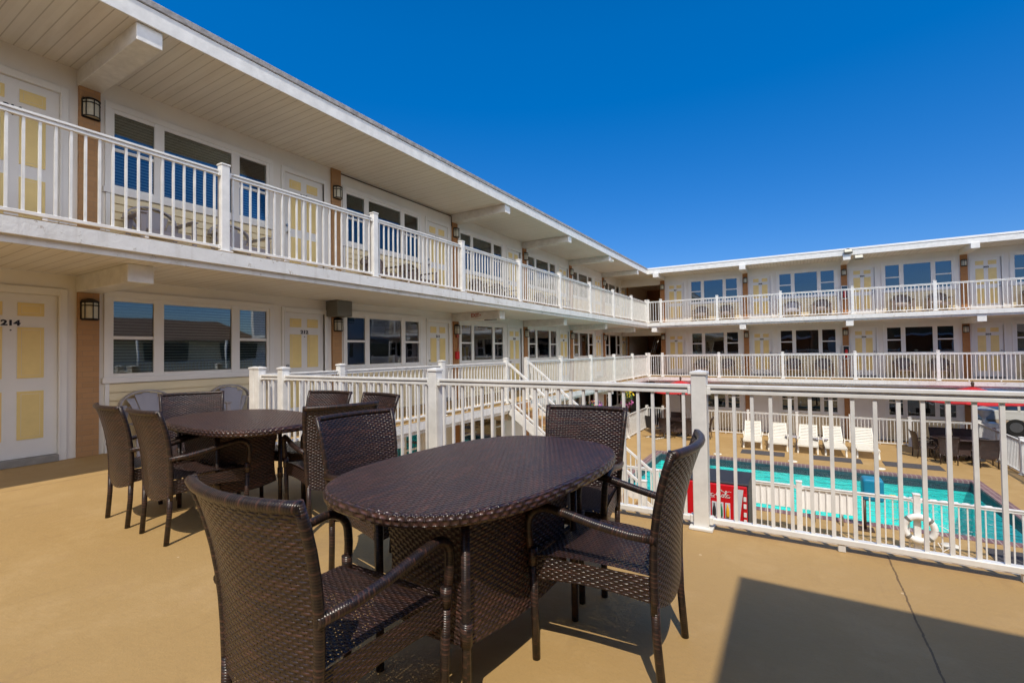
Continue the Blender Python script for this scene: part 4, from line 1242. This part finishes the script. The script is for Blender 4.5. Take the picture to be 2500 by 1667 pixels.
tree('dark green tree beyond the parked cars, right one', (13.0,42,G), 5.6, 2.4, 12)
# stair tower beside the deck (behind the camera's right shoulder): its roof throws the square shadow on the deck
tw = thing('stair_tower', 'stair tower with flat roof and added light-blocking wall at the right side of the deck', 'tower', (0,0,0))
b = MB(); b.box(1.45,6.5,-5.5,-.42,0.001,4.86); part('wall', b, M['brick2'], tw, recalc=False)
b = MB(); b.box(3.3,6.5,-.418,3.3,0.001,4.86); part('wall', b, M['brick2'], tw, recalc=False)  # unseen wall added to keep low sky light off the deck shadow
b = MB(); b.box(3.1,6.9,-.13,3.45,4.87,5.0); part('roof', b, M['trim'], tw, recalc=False)  # unseen roof over the added wall
b = MB(); b.box(1.185,6.9,-5.9,-.135,4.87,5.0); part('roof', b, M['trim'], tw, recalc=False)
b = MB(); b.box(2.6,3.5,-.45,-.40,0.01,2.05); part('door', b, M['door'], tw)

rw = thing('motel_wing', 'rear motel wing behind the camera, outside the view', 'motel building', (0,-14,0))
b = MB(); b.box(-30,40,-9,0,G,4.9); part('wall', b, M['brick2'], rw, recalc=False)
b = MB(); b.box(-30,40,-9.5,1.8,4.91,5.25); part('roof', b, M['brown_paint'], rw, recalc=False)
b = MB(); b.box(-30,40,.002,1.7,F2-.2,F2); part('walkway_slab', b, M['slab'], rw, recalc=False)

# opposite wing across the courtyard, outside the frame: it is what the left windows mirror
ow = thing('motel_wing', 'opposite motel wing across the courtyard, outside the view on the right', 'motel building', (13.5,0,0), -PI/2)
b = MB(); b.box(-45,-17,0,.2,G,4.93); part('wall', b, M['white_wall'], ow, recalc=False)
b = MB(); b.box(-16.99,14,0,.2,G,2.3); part('wall', b, M['siding'], ow, recalc=False)
b = MB()
b.quad((-17.5,-.7,2.15),(14.5,-.7,2.15),(14.5,5,3.55),(-17.5,5,3.55)); b.quad((-17.5,-.7,2.10),(14.5,-.7,2.10),(14.5,-.7,2.15),(-17.5,-.7,2.15))
part('roof', b, M['roof_brown'], ow, recalc=False)
b = MB(); b.box(-45,-17,-1.85,6,4.94,5.2); part('roof', b, M['trim'], ow, recalc=False)
for z, xe in ((0,14),(F2,-17)):
    b = MB(); b.box(-45,xe,-1.75,-.01,z-.2,z); part('walkway_slab', b, M['slab'], ow, recalc=False)
b = MB()
for z, xe in ((0,14),(F2,-17)):
    b.box(-45,xe,-1.70,-1.65,z+.96,z+1.01); b.box(-45,xe,-1.70,-1.65,z+.05,z+.09)
    for i in range(int((xe+45)/.14)): x = -45+i*.14; b.box(x,x+.025,-1.69,-1.66,z+.09,z+.96)
tag(part('railing', b, M['white'], ow, recalc=False), kind='stuff')
b = MB()
for i in range(14): b.tube([(-44+i*4.2,-1.6,G),(-44+i*4.2,-1.6,2.1)],.06,6)
tag(part('post', b, M['white'], ow, recalc=False), kind='stuff')
b = MB()
for z in (G,0,F2):
    for i in range(15):
        xa = -44+i*3.83
        if z == F2 and xa > -19.5: continue
        b.box(xa,xa+2.1,-.02,-.004,z+.95,z+2.05)
tag(part('window', b, M['carglass'], ow, recalc=False), kind='stuff')

# ------------------------------------------------------------------ light, sky, camera
EL = R(56.0)
sx, sy = .437, -.90
nrm = math.hypot(sx, sy); sx /= nrm; sy /= nrm
sd_ = Vector((sx*math.cos(EL), sy*math.cos(EL), math.sin(EL)))
L = bpy.data.lights.new('sun', 'SUN'); L.energy = 3.7; L.angle = R(.4); L.color = (1,.92,.785)
lo2 = bpy.data.objects.new('sun', L); COL.objects.link(lo2)
lo2.rotation_euler = (-sd_).to_track_quat('-Z','Y').to_euler(); lo2.location = (0,0,30)
w = bpy.data.worlds.new('World'); sc.world = w; w.use_nodes = True
nt = w.node_tree; bg = nt.nodes['Background']
sk = nt.nodes.new('ShaderNodeTexSky'); sk.sky_type = 'NISHITA'; sk.sun_disc = False
sk.sun_elevation = EL; sk.sun_rotation = math.atan2(sx, sy)
sk.air_density = 1.0; sk.dust_density = 0.1; sk.ozone_density = 4.0; sk.altitude = 0
hs = nt.nodes.new('ShaderNodeHueSaturation'); hs.inputs['Saturation'].default_value = 1.42; hs.inputs['Value'].default_value = 1.15
nt.links.new(sk.outputs[0], hs.inputs['Color'])
# added fill light: invented bright haze high behind the camera, lifts the shade
n = N(nt)
gd = n.add('ShaderNodeTexCoord').outputs['Generated']; dx_ = n.xyz(gd)
az = n.math('ADD', n.math('MULTIPLY', dx_[0], sx), n.math('MULTIPLY', dx_[1], sy))
def sstep(v, lo, hi):
    m_ = n.add('ShaderNodeMapRange', interpolation_type='SMOOTHSTEP'); n.link(v, m_.inputs[0])
    m_.inputs[1].default_value = lo; m_.inputs[2].default_value = hi; return m_.outputs[0]
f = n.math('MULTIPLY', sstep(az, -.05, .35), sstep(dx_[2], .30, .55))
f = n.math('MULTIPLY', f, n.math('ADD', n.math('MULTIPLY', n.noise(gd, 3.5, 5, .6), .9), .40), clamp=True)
grd = n.ramp(dx_[2], [(0, (.44,.48,.62)), (.14, (.54,.56,.72)), (.55, (1.0,.90,1.0))])
blue = n.mix(1.0, hs.outputs[0], grd, 'MULTIPLY')
low = n.math('MULTIPLY', n.math('MULTIPLY', sstep(dx_[0], .32, .58), sstep(dx_[1], .28, -.05)), n.math('MULTIPLY', sstep(dx_[2], .04, .16), sstep(dx_[2], .75, .55)))  # added bright bank low in the unseen sky, fills the shaded left facade
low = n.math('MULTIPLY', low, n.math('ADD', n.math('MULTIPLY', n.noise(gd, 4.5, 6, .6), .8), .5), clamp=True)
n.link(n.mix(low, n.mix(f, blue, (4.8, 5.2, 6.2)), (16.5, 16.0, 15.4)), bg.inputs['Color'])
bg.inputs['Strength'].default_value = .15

cam = bpy.data.cameras.new('camera'); co = bpy.data.objects.new('camera', cam); COL.objects.link(co)
cam.sensor_width = 36; cam.lens = 1151.0/2500*36; cam.clip_end = 2000; cam.clip_start = .05
Rv = Vector((0.85798543,0.51349715,-0.01347905)); Fv = Vector((-0.51317557,0.85801342,0.0215359)); Uv = Vector((0.02262383,-0.01156037,0.99967721))
co.matrix_world = Matrix(((Rv.x,Uv.x,-Fv.x,0),(Rv.y,Uv.y,-Fv.y,0),(Rv.z,Uv.z,-Fv.z,1.2571),(0,0,0,1)))
sc.camera = co
sc.render.engine = 'CYCLES'
sc.cycles.max_bounces = 8; sc.cycles.transparent_max_bounces = 24; sc.cycles.diffuse_bounces = 4
sc.cycles.caustics_reflective = False; sc.cycles.caustics_refractive = False
sc.cycles.use_denoising = True
sc.view_settings.view_transform = 'Standard'; sc.view_settings.look = 'None'; sc.view_settings.exposure = 0
